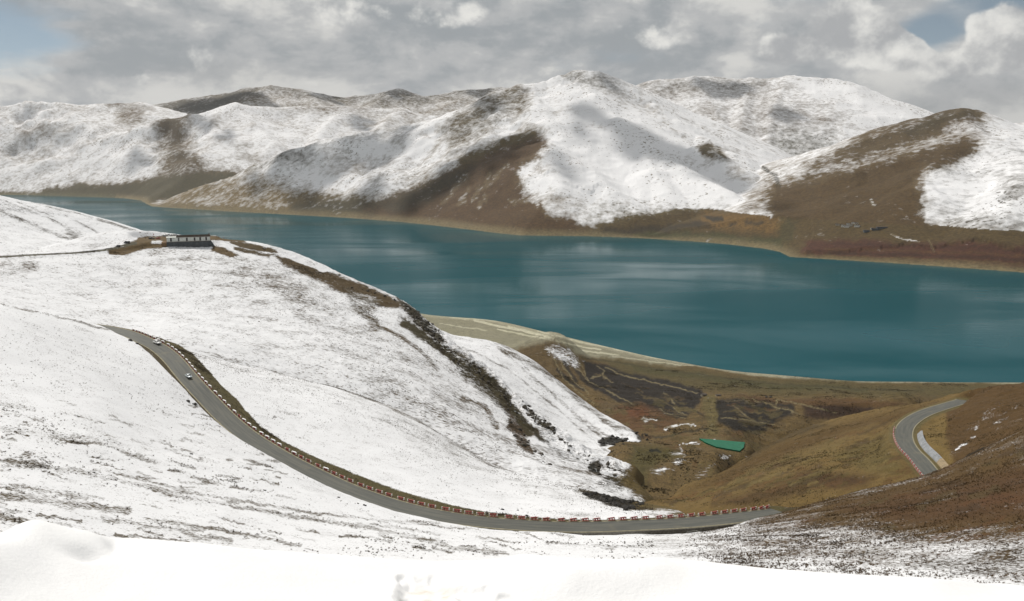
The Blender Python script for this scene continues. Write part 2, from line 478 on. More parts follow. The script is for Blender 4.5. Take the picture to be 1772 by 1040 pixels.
m_near = ground_material("near_ground", 1.5, 0.09, (1, 1.0, 1), 0.0, 0.6, 0.35, A=1.6, B=4.6, pep=0.85, ps=1.6, sharp=1.9)
m_hill = ground_material("hill_ground", 0.42, 0.045, (0.7, 1.5, 1), R(20), 0.8, 0.9, A=1.6, B=4.8, pep=1.0, ps=1.7, sharp=1.9)
m_right = ground_material("right_slope_ground", 1.1, 0.07, (1, 1, 1), 0.0, 0.8, 0.5, A=1.5, B=4.2, gv=1.0)
m_valley = ground_material("valley_ground", 0.30, 0.030, (0.5, 1.3, 1), R(-20), 0.8, 1.5, A=1.6, B=4.6, gv=1.25)
m_far = ground_material("mountain_ground", 0.026, 0.0042, (1.0, 1.0, 0.8), 0.0, 0.4, 8.0, A=1.5, B=3.0, gv=0.6, snowc=(0.80, 0.80, 0.81), sharp=1.25, pep=0.75, ps=2.2)

VG = [(200, 571), (239, 575), (277, 585), (308, 597), (331, 611), (346, 625), (366, 646), (385, 668), (398, 680), (411, 692), (424, 710), (450, 737), (491, 764), (542, 790), (600, 813), (650, 834), (700, 851), (750, 866), (800, 879), (850, 887), (900, 892.5), (960, 898), (1040, 901)]

# ---- the slope under the snow bank, with the lower road, out to the foot of the building hill
cur = [
    [('h', -500, 12, -7.4), ('h', 900, 12, -7.0), ('h', 2300, 12, -7.4)],
    [('h', -500, 60, -32), ('h', 900, 60, -31.5), ('h', 2300, 60, -32)],
    [(-500, 955, 112), (0, 938, 118), (200, 955, 122), (500, 972, 128), (870, 975, 132), (1200, 980, 136), (1500, 998, 130), (1772, 1015, 118), (2300, 1030, 105)],
    [(-500, 760, 190), (0, 800, 190), (300, 850, 196), (600, 905, 200), (900, 935, 204), (1100, 938, 206), (1340, 925, 206), (1550, 915, 196), (1772, 905, 180), (2300, 880, 165)],
    [(-500, 620, 280), (0, 660, 285), (150, 680, 290), (280, 740, 286), (420, 800, 268), (560, 857, 252), (700, 900, 240), (820, 918, 238), (920, 926, 238), (1000, 929, 240),
     (1100, 927, 246), (1200, 922, 256), (1320, 896, 272), (1450, 880, 262), (1600, 862, 250), (1772, 830, 245), (2300, 760, 260)],
    [(-500, 440, 400), (0, 526, 405), (60, 537, 420), (120, 550, 440), (175, 564, 466), (205, 571, 470), (228, 579, 450), (252, 590, 435), (275, 601, 424), (299, 621, 408),
     (322, 650, 388), (342, 672, 375), (361, 692, 366), (392, 722, 350), (430, 752, 334), (490, 790, 314), (560, 826, 297), (640, 861, 281),
     (750, 891, 266), (820, 902, 262), (920, 910, 262), (1000, 912.5, 266), (1100, 909, 275), (1200, 904, 286), (1300, 893, 300), (1342, 884, 309),
     (1400, 872, 318), (1480, 851, 330), (1600, 822, 346), (1700, 778, 352), (1772, 742, 356), (2300, 560, 380)],
    [('h', -500, 480, -45), ('h', 0, 480, -78), ('h', 150, 520, -108), (240, 580, 500), (290, 596, 505), (340, 611, 510), (420, 632, 508), (480, 646, 505), (600, 675, 495), (700, 713, 485),
     (780, 763, 462), (870, 813, 435), (1000, 845, 405), (1100, 868, 385), (1180, 882, 370), ('h', 1260, 350, -152), ('h', 1340, 350, -150), ('h', 1480, 370, -175), ('h', 1600, 375, -170), ('h', 1772, 385, -160), ('h', 2300, 400, -140)],
    [('h', -500, 560, -90), ('h', 0, 580, -140), ('h', 340, 620, -150), ('h', 700, 610, -205), ('h', 1100, 500, -260), ('h', 1400, 420, -250), ('h', 2300, 430, -230)],
]
X, Y, Z = loft(-160, 2150, 2.1, cur, [4, 14, 72, 88, 80, 88, 12], 9)
Z0 = Z.copy()
amp = np.clip((np.hypot(X, Y) - 60) / 120, 0, 1)
Z += amp * (fbm(X, Y, 38, 4, 31) * 0.9 + fbm(X, Y, 7, 3, 33) * 0.22)
Z, dl = grade(X, Y, Z, RL, 5.3, 7.0)
px_, py_ = project(X, Y, Z)
P = Paint(X, Y, Z, 0.91, (0.130, 0.100, 0.075))
# brown spur on the right with sprinkled snow
P.poly([(1130, 935), (1240, 912), (1310, 893), (1342, 876), (1480, 840), (1600, 810), (1700, 760), (1800, 700), (2400, 500), (2400, 1100), (1800, 1005), (1600, 985), (1450, 985), (1300, 985), (1200, 955)], 30, snow=0.50, col=(0.115, 0.070, 0.036))
P.poly([(1340, 870), (1480, 845), (1600, 816), (1700, 765), (1800, 700), (2400, 500), (2400, 900), (1772, 925), (1650, 930), (1500, 915), (1380, 905), (1300, 900)], 28, snow=0.15, col=(0.120, 0.072, 0.031))
P.poly([(1450, 880), (1600, 850), (1800, 800), (1900, 880), (1700, 900), (1560, 905)], 20, snow=0.08, col=(0.105, 0.052, 0.026), k=0.8)
P.poly([(1560, 985), (1640, 955), (1772, 940), (1900, 950), (1900, 1020), (1772, 1010)], 12, snow=0.42, col=(0.06, 0.045, 0.03), k=0.7)
for _i in range(70):
    _x = rng.uniform(1300, 1800); _y = rng.uniform(760, 985); _a = rng.uniform(15, 70)
    P.stroke([(_x, _y), (_x + _a, _y - _a * rng.uniform(0.15, 0.4))], rng.uniform(2, 8), col=[(0.15, 0.09, 0.04), (0.06, 0.035, 0.02), (0.10, 0.075, 0.035), (0.13, 0.06, 0.03)][_i % 4], k=0.5, warp=1.6)
# trampled bands and tussock streaks on the left
for pts, w, sn in [([(-60, 790), (60, 803), (200, 830), (330, 862), (480, 888), (600, 905), (700, 925), (860, 962)], 7, 0.42),
                   ([(-60, 800), (90, 812), (220, 838), (370, 858), (520, 882), (640, 898), (760, 905)], 4, 0.5),
                   ([(200, 820), (280, 838), (350, 855), (450, 872), (560, 890)], 4, 0.45),
                   ([(-60, 855), (40, 862), (130, 872), (220, 886)], 12, 0.36), ([(-60, 840), (40, 845), (150, 862)], 6, 0.42),
                   ([(250, 898), (330, 910), (430, 925), (520, 942)], 5, 0.36), ([(180, 898), (240, 906), (300, 912), (340, 930), (400, 935)], 9, 0.45),
                   ([(-60, 880), (0, 890), (50, 905)], 10, 0.25), ([(200, 926), (260, 932), (330, 940)], 4, 0.3),
                   ([(-40, 690), (60, 712)], 10, 0.60), ([(-40, 740), (80, 745), (170, 762), (250, 785)], 12, 0.58), ([(90, 755), (180, 772), (270, 800)], 6, 0.5),
                   ([(120, 560), (165, 578)], 3, 0.6), ([(-40, 512), (0, 526), (60, 540), (150, 562), (205, 574)], 3.2, 0.42),
                   ([(640, 905), (700, 915), (760, 925)], 4, 0.5), ([(620, 880), (640, 892)], 4, 0.55), ([(600, 925), (680, 937)], 4, 0.5), ([(820, 930), (900, 940)], 3, 0.5),
                   ([(950, 940), (1060, 948)], 5, 0.5), ([(690, 905), (830, 918)], 3, 0.5), ([(1080, 945), (1180, 950)], 4, 0.6), ([(280, 715), (320, 725)], 3, 0.6), ([(100, 690), (130, 700)], 3, 0.6)]:
    P.stroke(pts, w * 0.8, snow=sn + 0.05, k=0.85, warp=1.2)
for _i in range(300):
    _y = 690 + 265 * rng.uniform(0, 1) ** 0.7; _x = rng.uniform(-60, 950) * (1 if _y > 860 else 0.55); _a = rng.uniform(8, 55)
    if _y > 800 + (_x - 480) * 0.1 and _x > 480 and _y < 915: continue
    P.stroke([(_x, _y), (_x + _a, _y + _a * rng.uniform(0.10, 0.32))], rng.uniform(0.9, 3.4), snow=rng.uniform(0.40, 0.66), k=0.9, warp=1.4)
P.poly([(1050, 945), (1150, 915), (1260, 908), (1300, 960), (1150, 975)], 16, snow=0.62, k=0.8)
# speckled gravel banks beyond the road, gully head and its eroded bank
P.poly([(240, 575), (300, 585), (340, 606), (480, 640), (620, 672), (720, 716), (800, 775), (890, 826), (1020, 848), (1100, 870), (1100, 880), (1020, 872), (880, 850), (760, 800), (660, 735), (560, 690), (420, 650), (330, 618)], 9, snow=0.74)
P.stroke([(330, 608), (400, 622), (470, 640), (560, 662), (640, 690), (720, 725), (790, 770), (850, 806), (940, 826), (1040, 842)], 3.0, snow=0.46, k=0.9)
P.poly([(690, 730), (760, 752), (830, 800), (800, 812), (730, 775)], 10, snow=0.66)
P.poly([(640, 745), (720, 770), (800, 815), (900, 850), (760, 840), (690, 800)], 16, snow=0.85)
P.poly([(1000, 852), (1060, 846), (1100, 852), (1130, 858), (1290, 850), (1330, 885), (1180, 896), (1110, 892), (1085, 880), (1050, 862)], 6, snow=0.12, col=OLIVE)
P.poly([(1005, 853), (1050, 850), (1090, 860), (1100, 878), (1085, 884), (1055, 872), (1020, 862)], 4, snow=0.14, col=(0.02, 0.02, 0.02), k=0.9)  # eroded rock bank, with the shade on its face painted in black
P.poly([(1040, 880), (1100, 892), (1150, 892), (1190, 886), (1120, 884)], 5, snow=0.8)
P.poly([(900, 886), (1000, 884), (1060, 886), (1030, 898), (930, 896)], 6, snow=0.72)
# the road's own verges: dark earth strip on the valley side, thin bare strip on the uphill side
outer = (dl < 0)
mo = P.mask(VG + [(1040, 915), (700, 890), (480, 800), (330, 665), (255, 600)], 1.5, 0.28) * np.where(outer, 1, 0)
mo = np.maximum(mo, np.where(outer, 1 - sstep(np.abs(dl), 5.6, 6.6), 0))
P.put(mo, snow=0.06, col=(0.118, 0.098, 0.050))
w_in = 5.0 + 0.9 * fbm(X, Y, 22, 3, 53) + 1.6 * sstep(px_, 610, 650) * (1 - sstep(px_, 700, 730)) + 1.2 * (1 - sstep(px_, 330, 400))
w_in = w_in + 5.5 * sstep(px_, 1080, 1150)
mi = np.where(~outer, 1 - sstep(np.abs(dl), w_in - 0.4, w_in + 0.4), 0)
P.put(mi, snow=0.08, col=(0.10, 0.078, 0.05))
hollow = np.where(~outer, sstep(np.abs(dl), 4.2, 5.4) * (1 - sstep(np.abs(dl), 9, 26)), 0) * sstep(px_, 960, 1080) * (1 - sstep(px_, 1230, 1320))
Z = Z - 2.2 * hollow
near_slope = grid_mesh("hillside", X, Y, Z, {'snow': np.clip(P.snow, 0, 1), 'col': P.col}, m_near)
NEAR = (X, Y, Z); NEAR_SNOW = np.clip(P.snow, 0, 1); DL_NEAR = dl

# ---- the hill with the viewpoint building, its rocky crest running down to the right
cur = [
    [('h', -500, 470, -150), ('h', 0, 480, -165), ('h', 340, 470, -165), ('h', 700, 450, -195), ('h', 1000, 380, -190), ('h', 1300, 380, -230)],
    [(-500, 500, 560), (0, 545, 560), (200, 585, 545), (340, 613, 512), (480, 650, 506), (600, 680, 496), (700, 718, 486), (780, 768, 463), (870, 818, 436), (1000, 850, 412), (1060, 858, 420), (1110, 864, 440), ('h', 1160, 455, -192), ('h', 1300, 460, -250)],
    [(-500, 455, 690), (0, 495, 690), (200, 520, 690), (340, 530, 680), (480, 550, 660), (600, 580, 640), (700, 620, 615), (800, 680, 585), (900, 750, 540), (1000, 810, 490), (1060, 835, 470), (1100, 842, 480), ('h', 1160, 500, -207), ('h', 1300, 520, -280)],
    [(-500, 425, 800), (0, 447, 815), (100, 443, 830), (180, 440, 838), (230, 437, 845), (290, 432, 858), (365, 430, 862), (430, 437, 855), (500, 452, 845), (560, 475, 830), (620, 503, 805), (680, 532, 775), (740, 575, 735), (800, 622, 690), (850, 665, 655), (900, 712, 620), (950, 755, 580), (1000, 790, 545), (1050, 815, 520), (1090, 828, 510), ('h', 1150, 560, -228), ('h', 1300, 620, -300)],
    [(-500, 420, 840), (0, 441, 850), (100, 436, 858), (180, 429.5, 872), (230, 416, 880), (290, 411.5, 900), (365, 412.5, 905), (430, 418, 895), (500, 434, 885), (560, 458, 868), (620, 486, 842), (680, 511, 812), (720, 538, 786), (750, 566, 762), (800, 604, 715), (850, 644, 682), (900, 690, 645), (935, 722, 622), (960, 741, 605), (1000, 768, 582), (1050, 793, 558), (1095, 806, 545), ('h', 1150, 620, -246), ('h', 1300, 700, -330)],
    [('h', -500, 980, -95), ('h', 0, 960, -100), ('h', 230, 930, -78), ('h', 365, 950, -90), ('h', 500, 950, -135), ('h', 620, 920, -180), ('h', 750, 860, -205), ('h', 850, 770, -225), ('h', 950, 690, -240), ('h', 1050, 620, -245), ('h', 1150, 660, -290), ('h', 1300, 760, -350)],
    [('h', -500, 1500, -330), ('h', 0, 1500, -360), ('h', 365, 1500, -380), ('h', 750, 1500, -440), ('h', 950, 1100, -400), ('h', 1150, 900, -400), ('h', 1300, 900, -400)],
]
X, Y, Z = loft(-140, 1210, 2.0, cur, [4, 80, 85, 75, 22, 14])
r_ = np.hypot(X, Y)
px_, py_ = project(X, Y, Z)
rough = sstep(px_, 640, 760) * (1 - sstep(px_, 1060, 1130))
crest_d = np.abs(py_ - np.interp(px_, [560, 620, 680, 720, 750, 800, 850, 900, 935, 960, 1000, 1050, 1095], [458, 486, 511, 538, 566, 604, 644, 690, 722, 741, 768, 793, 806]))
rock = rough * (1 - sstep(crest_d, 6, 60))
Z += fbm(X, Y, 60, 4, 61) * 1.6 * sstep(r_, 470, 560) * (1 - rock * 0.3) * (0.35 + 0.65 * sstep(px_, 420, 520))
Z += fbm(X, Y, 9, 3, 63, ridged=True) * 0.55
Z += rock * (fbm(X, Y, 14, 4, 65, ridged=True) * 3.2 + fbm(X, Y, 4, 3, 66, ridged=True) * 1.0)
# flat ground for the building and the car park
def level(X, Y, Z, poly_pts, z, blend=6):
    P_ = np.array(poly_pts); d = np.full(X.shape, 1e9); ins = np.zeros(X.shape, bool)
    for i in range(len(P_)):
        x0, y0 = P_[i]; x1, y1 = P_[(i + 1) % len(P_)]
        dx, dy = x1 - x0, y1 - y0
        t = np.clip(((X - x0) * dx + (Y - y0) * dy) / (dx * dx + dy * dy), 0, 1)
        d = np.minimum(d, np.hypot(X - x0 - t * dx, Y - y0 - t * dy))
        c = ((y0 > Y) != (y1 > Y)); 
        with np.errstate(divide='ignore', invalid='ignore'):
            ins ^= c & (X < dx * (Y - y0) / (dy if dy else 1e-9) + x0)
    k = np.where(ins, 1, 1 - sstep(d, 0, blend))
    return Z + (z - Z) * k
PARK_Z = world_at(300, 412.5, r=900).z
def bxy(px, r): 
    t = bearing(px, 415); return (math.sin(t) * r, math.cos(t) * r)
Z = level(X, Y, Z, [bxy(236, 886), bxy(288, 884), bxy(366, 884), bxy(372, 916), bxy(300, 926), bxy(236, 912)], PARK_Z, 9)
Z, dp = grade(X, Y, Z, RP, 3.6, 8, 0.12)
P = Paint(X, Y, Z, 0.84, (0.14, 0.098, 0.065), warp=5)
px_, py_ = P.px, P.py
P.poly([(420, 430), (560, 470), (700, 560), (850, 690), (1000, 800), (900, 800), (760, 720), (600, 640), (480, 600), (380, 520)], 50, snow=0.74)
P.poly([(620, 600), (760, 640), (900, 740), (1060, 820), (1000, 850), (860, 810), (760, 750), (660, 690)], 30, snow=0.70)
P.poly([(230, 425), (420, 432), (520, 470), (470, 500), (360, 480), (260, 452)], 22, snow=0.68)
P.poly([(400, 450), (470, 460), (560, 520), (520, 535), (450, 495)], 12, snow=0.56)
P.poly([(0, 448), (70, 452), (60, 470), (0, 480), (-60, 470)], 8, snow=0.62)
P.poly([(-200, 480), (200, 500), (330, 580), (200, 590), (-200, 560)], 20, snow=0.93)
# car park and brown shoulder of the crest
P.poly([(186, 432), (215, 424), (240, 414), (290, 409), (300, 425), (280, 428), (250, 431), (232, 436), (212, 441), (190, 440)], 3, snow=0.05, col=(0.17, 0.115, 0.065), warp=0.3)
P.poly([(262, 416), (282, 417), (282, 423), (262, 422)], 2, snow=0.95, warp=0.2)
P.poly([(366, 424), (385, 428), (400, 436), (412, 442), (398, 446), (380, 438), (366, 432)], 2.5, snow=0.08, col=(0.15, 0.10, 0.055), warp=0.3)
P.poly([(236, 411), (290, 407), (360, 407), (420, 413), (425, 419), (360, 414.5), (290, 414), (240, 419)], 2, snow=0.06, col=(0.17, 0.115, 0.065), warp=0.2)
P.poly([(398, 417), (440, 423), (475, 432), (482, 438), (450, 435), (420, 428), (398, 421)], 2, snow=0.1, col=(0.12, 0.085, 0.05), warp=0.3)
P.poly([(404, 428), (440, 434), (470, 441), (465, 446), (430, 440), (405, 433)], 2, snow=0.2, col=(0.12, 0.085, 0.05), warp=0.4)
P.poly([(470, 440), (500, 446), (560, 466), (620, 490), (690, 520), (700, 535), (650, 530), (590, 505), (540, 480), (490, 458)], 5, snow=0.14, col=(0.115, 0.078, 0.045), warp=0.6)
P.poly([(600, 500), (660, 520), (650, 545), (660, 570), (640, 560), (610, 530)], 8, snow=0.42, col=(0.115, 0.085, 0.05))
P.poly([(480, 432), (540, 450), (575, 468), (560, 470), (520, 456), (485, 442)], 2, snow=0.95, warp=0.3)
P.poly([(690, 540), (720, 560), (745, 580), (790, 605), (830, 635), (870, 672), (900, 712), (920, 745), (905, 745), (880, 720), (850, 690), (810, 650), (770, 615), (730, 590), (700, 570)], 8, snow=0.40, col=(0.075, 0.062, 0.038), warp=0.8)
P.poly([(790, 610), (840, 640), (880, 690), (900, 730), (870, 715), (830, 680), (800, 650)], 8, snow=0.3, col=(0.085, 0.068, 0.042), warp=1.2)
P.poly([(870, 690), (905, 740), (925, 790), (905, 780), (880, 740)], 5, snow=0.25, col=(0.10, 0.065, 0.045), warp=1.2)
P.poly([(685, 512), (715, 532), (745, 560), (775, 592), (760, 590), (735, 572), (708, 548)], 4, snow=0.22, col=ROCK, warp=0.8)
P.poly([(905, 700), (935, 725), (962, 745), (960, 752), (930, 735)], 4, snow=0.3, col=ROCK, warp=0.8)
P.poly([(930, 740), (1000, 780), (1080, 815), (1060, 826), (980, 800), (930, 765)], 10, snow=0.64, col=(0.08, 0.06, 0.045))
P.poly([(830, 640), (860, 665), (900, 715), (950, 770), (930, 760), (880, 705), (840, 660)], 3, snow=0.12, col=(0.055, 0.048, 0.035), k=0.8, warp=1.4)
P.stroke([(700, 560), (760, 600), (830, 650), (880, 705), (915, 750)], 7, snow=0.12, col=(0.075, 0.062, 0.038), k=0.9, warp=1.3)
P.stroke([(640, 560), (680, 575), (720, 600), (760, 640)], 4, snow=0.5)
P.stroke([(800, 690), (840, 705), (860, 740)], 6, snow=0.45)
P.stroke([(880, 780), (960, 808), (1040, 822)], 4, snow=0.5)
P.stroke([(340, 606), (480, 645), (700, 715), (780, 765), (870, 815), (1000, 848)], 5, snow=0.6)
P.poly([(1030, 835), (1060, 822), (1084, 830), (1074, 850), (1050, 852)], 4, snow=0.5, col=ROCK)
P.poly([(1020, 808), (1034, 800), (1044, 806), (1036, 822), (1024, 818)], 3, snow=0.15, col=(0.03, 0.03, 0.03))
mr = 1 - sstep(np.abs(dp), 4.5, 7)
P.put(mr * (px_ < 236), snow=0.15, col=(0.10, 0.09, 0.07))
P.poly([(1092, 780), (1300, 760), (1300, 900), (1130, 900), (1105, 862), (1076, 840), (1070, 822), (1094, 806)], 13, snow=0.05, col=OLIVE, warp=2.2)
P.put(P.mask(VG + [(1040, 915), (700, 890), (480, 800), (330, 665), (255, 600)], 1.5, 0.28), snow=0.06, col=(0.118, 0.098, 0.050))
hill = grid_mesh("hill", X, Y, Z, {'snow': np.clip(P.snow, 0, 1), 'col': P.col}, m_hill)
HILL = (X, Y, Z); HILL_SNOW = np.clip(P.snow, 0, 1)

# ---- smooth snow spur beyond the crest
cur = [
    [('h', 640, 820, -290), ('h', 900, 640, -262), ('h', 1000, 580, -240), ('h', 1100, 520, -225), ('h', 1220, 520, -260)],
    [('h', 640, 920, -270), (790, 640, 880), (850, 690, 800), (900, 735, 760), (960, 775, 715), (1010, 795, 680), (1060, 812, 650), (1095, 822, 620), ('h', 1140, 640, -260), ('h', 1220, 640, -290)],
    [('h', 640, 1060, -250), (760, 590, 1060), (800, 602, 1040), (860, 630, 1000), (920, 672, 950), (980, 715, 900), (1030, 745, 850), (1080, 765, 800), (1110, 775, 770), ('h', 1150, 780, -290), ('h', 1220, 780, -310)],
    [('h', 640, 1150, -240), (760, 572, 1150), (785, 580, 1150), (840, 588, 1150), (880, 600, 1140), (920, 622, 1110), (960, 652, 1070), (1000, 684, 1030), (1040, 714, 980), (1075, 735, 930), (1105, 752, 890), ('h', 1150, 900, -318), ('h', 1220, 900, -330)],
    [('h', 640, 1300, -300), ('h', 785, 1300, -320), ('h', 920, 1260, -350), ('h', 1040, 1120, -360), ('h', 1105, 1000, -360), ('h', 1220, 960, -360)],
    [('h', 640, 1700, -440), ('h', 920, 1600, -440), ('h', 1220, 1300, -440)],
]
X, Y, Z = loft(640, 1220, 2.0, cur, [6, 60, 60, 12, 6])
Z += fbm(X, Y, 70, 4, 71) * 2.0 + fbm(X, Y, 10, 3, 72, ridged=True) * 0.5
P = Paint(X, Y, Z, 0.84, (0.10, 0.07, 0.04), warp=5)
for a, w in [([(860, 600), (930, 660), (1000, 720), (1060, 760)], 3), ([(800, 600), (880, 640), (960, 705), (1030, 765), (1080, 800)], 2.5), ([(850, 590), (900, 625), (950, 680)], 2), ([(900, 720), (980, 770), (1050, 810)], 3),
             ([(880, 610), (940, 640), (1010, 700), (1075, 750)], 4), ([(830, 640), (900, 700), (960, 745)], 2), ([(960, 690), (1020, 740), (1090, 790)], 3)]:
    P.stroke(a, w, snow=0.52, k=0.8)
P.poly([(860, 592), (900, 600), (960, 645), (1010, 690), (1060, 728), (1120, 750), (1110, 758), (1050, 735), (1000, 700), (940, 650), (900, 625)], 4, snow=0.45, k=0.7)
P.poly([(1035, 762), (1058, 755), (1084, 760), (1080, 770), (1040, 772)], 3, snow=0.1, col=(0.03, 0.028, 0.025), warp=0.8)
P.poly([(1095, 745), (1125, 752), (1130, 765), (1105, 760)], 3, snow=0.3, col=(0.04, 0.035, 0.03), warp=0.8)
P.poly([(1050, 790), (1130, 800), (1130, 850), (1060, 840)], 12, snow=0.62)
P.poly([(1110, 740), (1200, 740), (1200, 900), (1100, 870), (1098, 820), (1125, 800)], 15, snow=0.05, col=OLIVE, warp=2.0)
spur = grid_mesh("hill", X, Y, Z, {'snow': np.clip(P.snow, 0, 1), 'col': P.col}, m_hill)
SPUR = (X, Y, Z)

# ---- hillside on the right that carries the upper bend of the road
cur = [
    [('h', 980, 300, -200), ('h', 1100, 330, -185), ('h', 1250, 340, -160), ('h', 1340, 335, -150), ('h', 1480, 340, -158), ('h', 1600, 340, -152), ('h', 1700, 345, -140), ('h', 1772, 350, -135), ('h', 2400, 360, -110)],
    [(980, 884, 400), (1100, 880, 400), (1180, 876, 395), (1250, 870, 388), (1340, 866, 380), (1480, 845, 378), (1560, 833, 380), (1600, 824, 385), (1660, 808, 385), (1700, 790, 392), (1772, 765, 400), (2400, 560, 430)],
    [('h', 980, 430, -225), (1100, 873, 425), (1180, 862, 440), (1250, 840, 460), (1290, 825, 475), (1350, 805, 480), (1420, 790, 475), (1500, 777, 465), (1560, 763, 452), (1610, 764, 446), (1660, 757, 452), (1700, 742, 460), (1772, 715, 475), (2400, 520, 520)],
    [('h', 980, 470, -250), ('h', 1100, 470, -222), (1180, 846, 520), (1250, 815, 600), (1290, 793, 680), (1320, 775, 740), (1360, 756, 780), (1400, 738, 800), (1500, 714, 740), (1560, 703, 690), (1600, 697, 650), (1640, 690, 625), (1700, 673, 590), (1772, 663, 575), (2400, 540, 640)],
    [('h', 980, 600, -310), ('h', 1180, 640, -265), ('h', 1290, 860, -315), ('h', 1400, 980, -345), ('h', 1560, 860, -300), ('h', 1700, 800, -270), ('h', 1900, 780, -250), ('h', 2400, 800, -240)],
    [('h', 980, 1300, -450), ('h', 1400, 1500, -450), ('h', 2400, 1500, -450)],
]
X, Y, Z = loft(1040, 1960, 2.0, cur, [10, 75, 80, 30, 6])
Z += fbm(X, Y, 45, 4, 81) * 2.6 * sstep(np.hypot(X, Y), 370, 460) + fbm(X, Y, 22, 4, 84, ridged=True) * 1.3 * sstep(np.hypot(X, Y), 380, 460) + fbm(X, Y, 6, 3, 83, ridged=True) * 0.4
Z, dr_ = grade(X, Y, Z, RR_, 5.4, 7.0)
P = Paint(X, Y, Z, 0.04, (0.188, 0.125, 0.056), warp=6)
px_, py_ = P.px, P.py
P.poly([(1340, 770), (1450, 735), (1560, 708), (1640, 695), (1600, 712), (1540, 735), (1440, 765), (1300, 830), (1180, 850), (1250, 815)], 12, col=(0.118, 0.072, 0.030))
P.poly([(1290, 815), (1400, 775), (1500, 738), (1520, 735), (1460, 765), (1400, 800), (1300, 845), (1220, 860)], 8, col=(0.185, 0.130, 0.062), k=0.8)
P.poly([(1230, 875), (1300, 850), (1380, 820), (1420, 805), (1440, 820), (1520, 822), (1500, 840), (1400, 850), (1300, 875)], 10, col=(0.10, 0.060, 0.028))
P.poly([(1440, 790), (1470, 775), (1540, 745), (1545, 790), (1575, 822), (1500, 815)], 10, col=(0.150, 0.110, 0.048))
P.poly([(1380, 820), (1440, 825), (1500, 830), (1440, 848)], 5, col=(0.085, 0.045, 0.025), k=0.7)
P.poly([(1640, 700), (1700, 660), (1800, 640), (2400, 500), (2400, 900), (1620, 830), (1650, 800), (1640, 760), (1625, 735)], 6, col=(0.110, 0.064, 0.029))
P.poly([(1575, 735), (1610, 718), (1636, 708), (1640, 740), (1632, 770), (1650, 800), (1640, 818), (1610, 790), (1588, 765)], 4, col=(0.205, 0.140, 0.062), warp=0.4)
P.poly([(1640, 812), (1700, 782), (1772, 765), (1772, 830), (1640, 826)], 8, col=(0.115, 0.076, 0.034), k=0.8)
P.stroke([(1660, 800), (1690, 780), (1730, 768), (1790, 754)], 3.2, col=(0.025, 0.018, 0.012), k=0.9, warp=1)
for a in [(1725, 720, 1742, 712), (1728, 727, 1742, 722), (1718, 732, 1730, 730), (1660, 772, 1672, 768), (1680, 757, 1688, 755), (1688, 742, 1691, 738), (1752, 706, 1760, 704), (1654, 778, 1660, 775)]:
    P.stroke([(a[0], a[1]), (a[2], a[3])], 2.6, snow=0.95, warp=0.5)
P.poly([(1700, 700), (1772, 690), (1772, 730), (1700, 740), (1650, 790), (1640, 770)], 14, snow=0.20, k=0.8)
P.poly([(1350, 885), (1480, 850), (1600, 824), (1800, 800), (1800, 870), (1400, 900)], 10, snow=0.22)
P.stroke([(1225, 770), (1300, 775)], 2, col=(0.1, 0.07, 0.03))
P.poly([(1290, 770), (1400, 730), (1440, 735), (1400, 748), (1330, 775), (1290, 800)], 6, col=(0.07, 0.048, 0.025), k=0.8)
for _i in range(110):
    _x = rng.uniform(1150, 1560); _t = (_x - 1150) / 410; _y = rng.uniform(868 - 150 * _t, 880 - 30 * _t); _a = rng.uniform(10, 60)
    P.stroke([(_x, _y), (_x + _a * 0.5, _y - _a * 0.16), (_x + _a, _y - _a * rng.uniform(0.3, 0.45))], rng.uniform(1.2, 5), col=[(0.19, 0.14, 0.065), (0.075, 0.048, 0.024), (0.11, 0.085, 0.035), (0.14, 0.075, 0.035)][_i % 4], k=0.55, warp=1.6)
mv = 1 - sstep(np.abs(dr_), 5.2, 7.5)
P.put(mv, snow=0.02, col=(0.165, 0.135, 0.075))
P.col *= 1.12
right = grid_mesh("hillside", X, Y, Z, {'snow': np.clip(P.snow, 0, 1), 'col': P.col}, m_right)
RIGHT = (X, Y, Z); DR_RIGHT = dr_

# ---- valley floor, terraced fields, shore flats
LK = -CZ
cur = [
    [('h', 500, 400, -330), ('h', 900, 400, -300), ('h', 1060, 430, -215), ('h', 1100, 430, -187), ('h', 1250, 430, -197), ('h', 1400, 400, -330), ('h', 2500, 400, -330)],
    [('h', 500, 620, -345), ('h', 900, 600, -330), (1080, 806, 600), (1150, 806, 610), (1230, 806, 620), ('h', 1330, 620, -275), ('h', 1500, 640, -340), ('h', 2500, 640, -345)],
    [('h', 500, 1000, -390), ('h', 800, 1000, -380), ('h', 950, 980, -352), (1060, 742, 990), (1130, 745, 940), (1250, 748, 930), ('h', 1330, 940, -320), ('h', 1500, 1000, -370), ('h', 2500, 1000, -390)],
    [('h', 500, 1500, -415), ('h', 700, 1500, -412), (860, 640, 1450), (960, 650, 1420), (1050, 680, 1330), (1200, 697, 1250), (1300, 700, 1230), (1400, 694, 1260), (1500, 688, 1290), (1560, 684, 1300), ('h', 1700, 1250, -375), ('h', 2500, 1250, -385)],
    [(500, 510, None, LK + 6), (745, 562, None, LK + 7), (850, 574, None, LK + 8), (950, 600, None, LK + 12), (1050, 623, None, LK + 12), (1150, 643, None, LK + 12), (1300, 662, None, LK + 10), (1450, 672, None, LK + 9), (1600, 674, None, LK + 9), (1772, 674, None, LK + 9), (2500, 674, None, LK + 9)],
    [(500, 497, None, LK), (700, 537, None, LK), (745, 545, None, LK), (850, 554, None, LK), (950, 576, None, LK), (1050, 600, None, LK), (1150, 622, None, LK), (1300, 645, None, LK), (1450, 657.5, None, LK), (1600, 661, None, LK), (1772, 662, None, LK), (2500, 660, None, LK)],
    [('h', 500, 3300, LK - 30), ('h', 1500, 2600, LK - 40), ('h', 2500, 2600, LK - 40)],
]
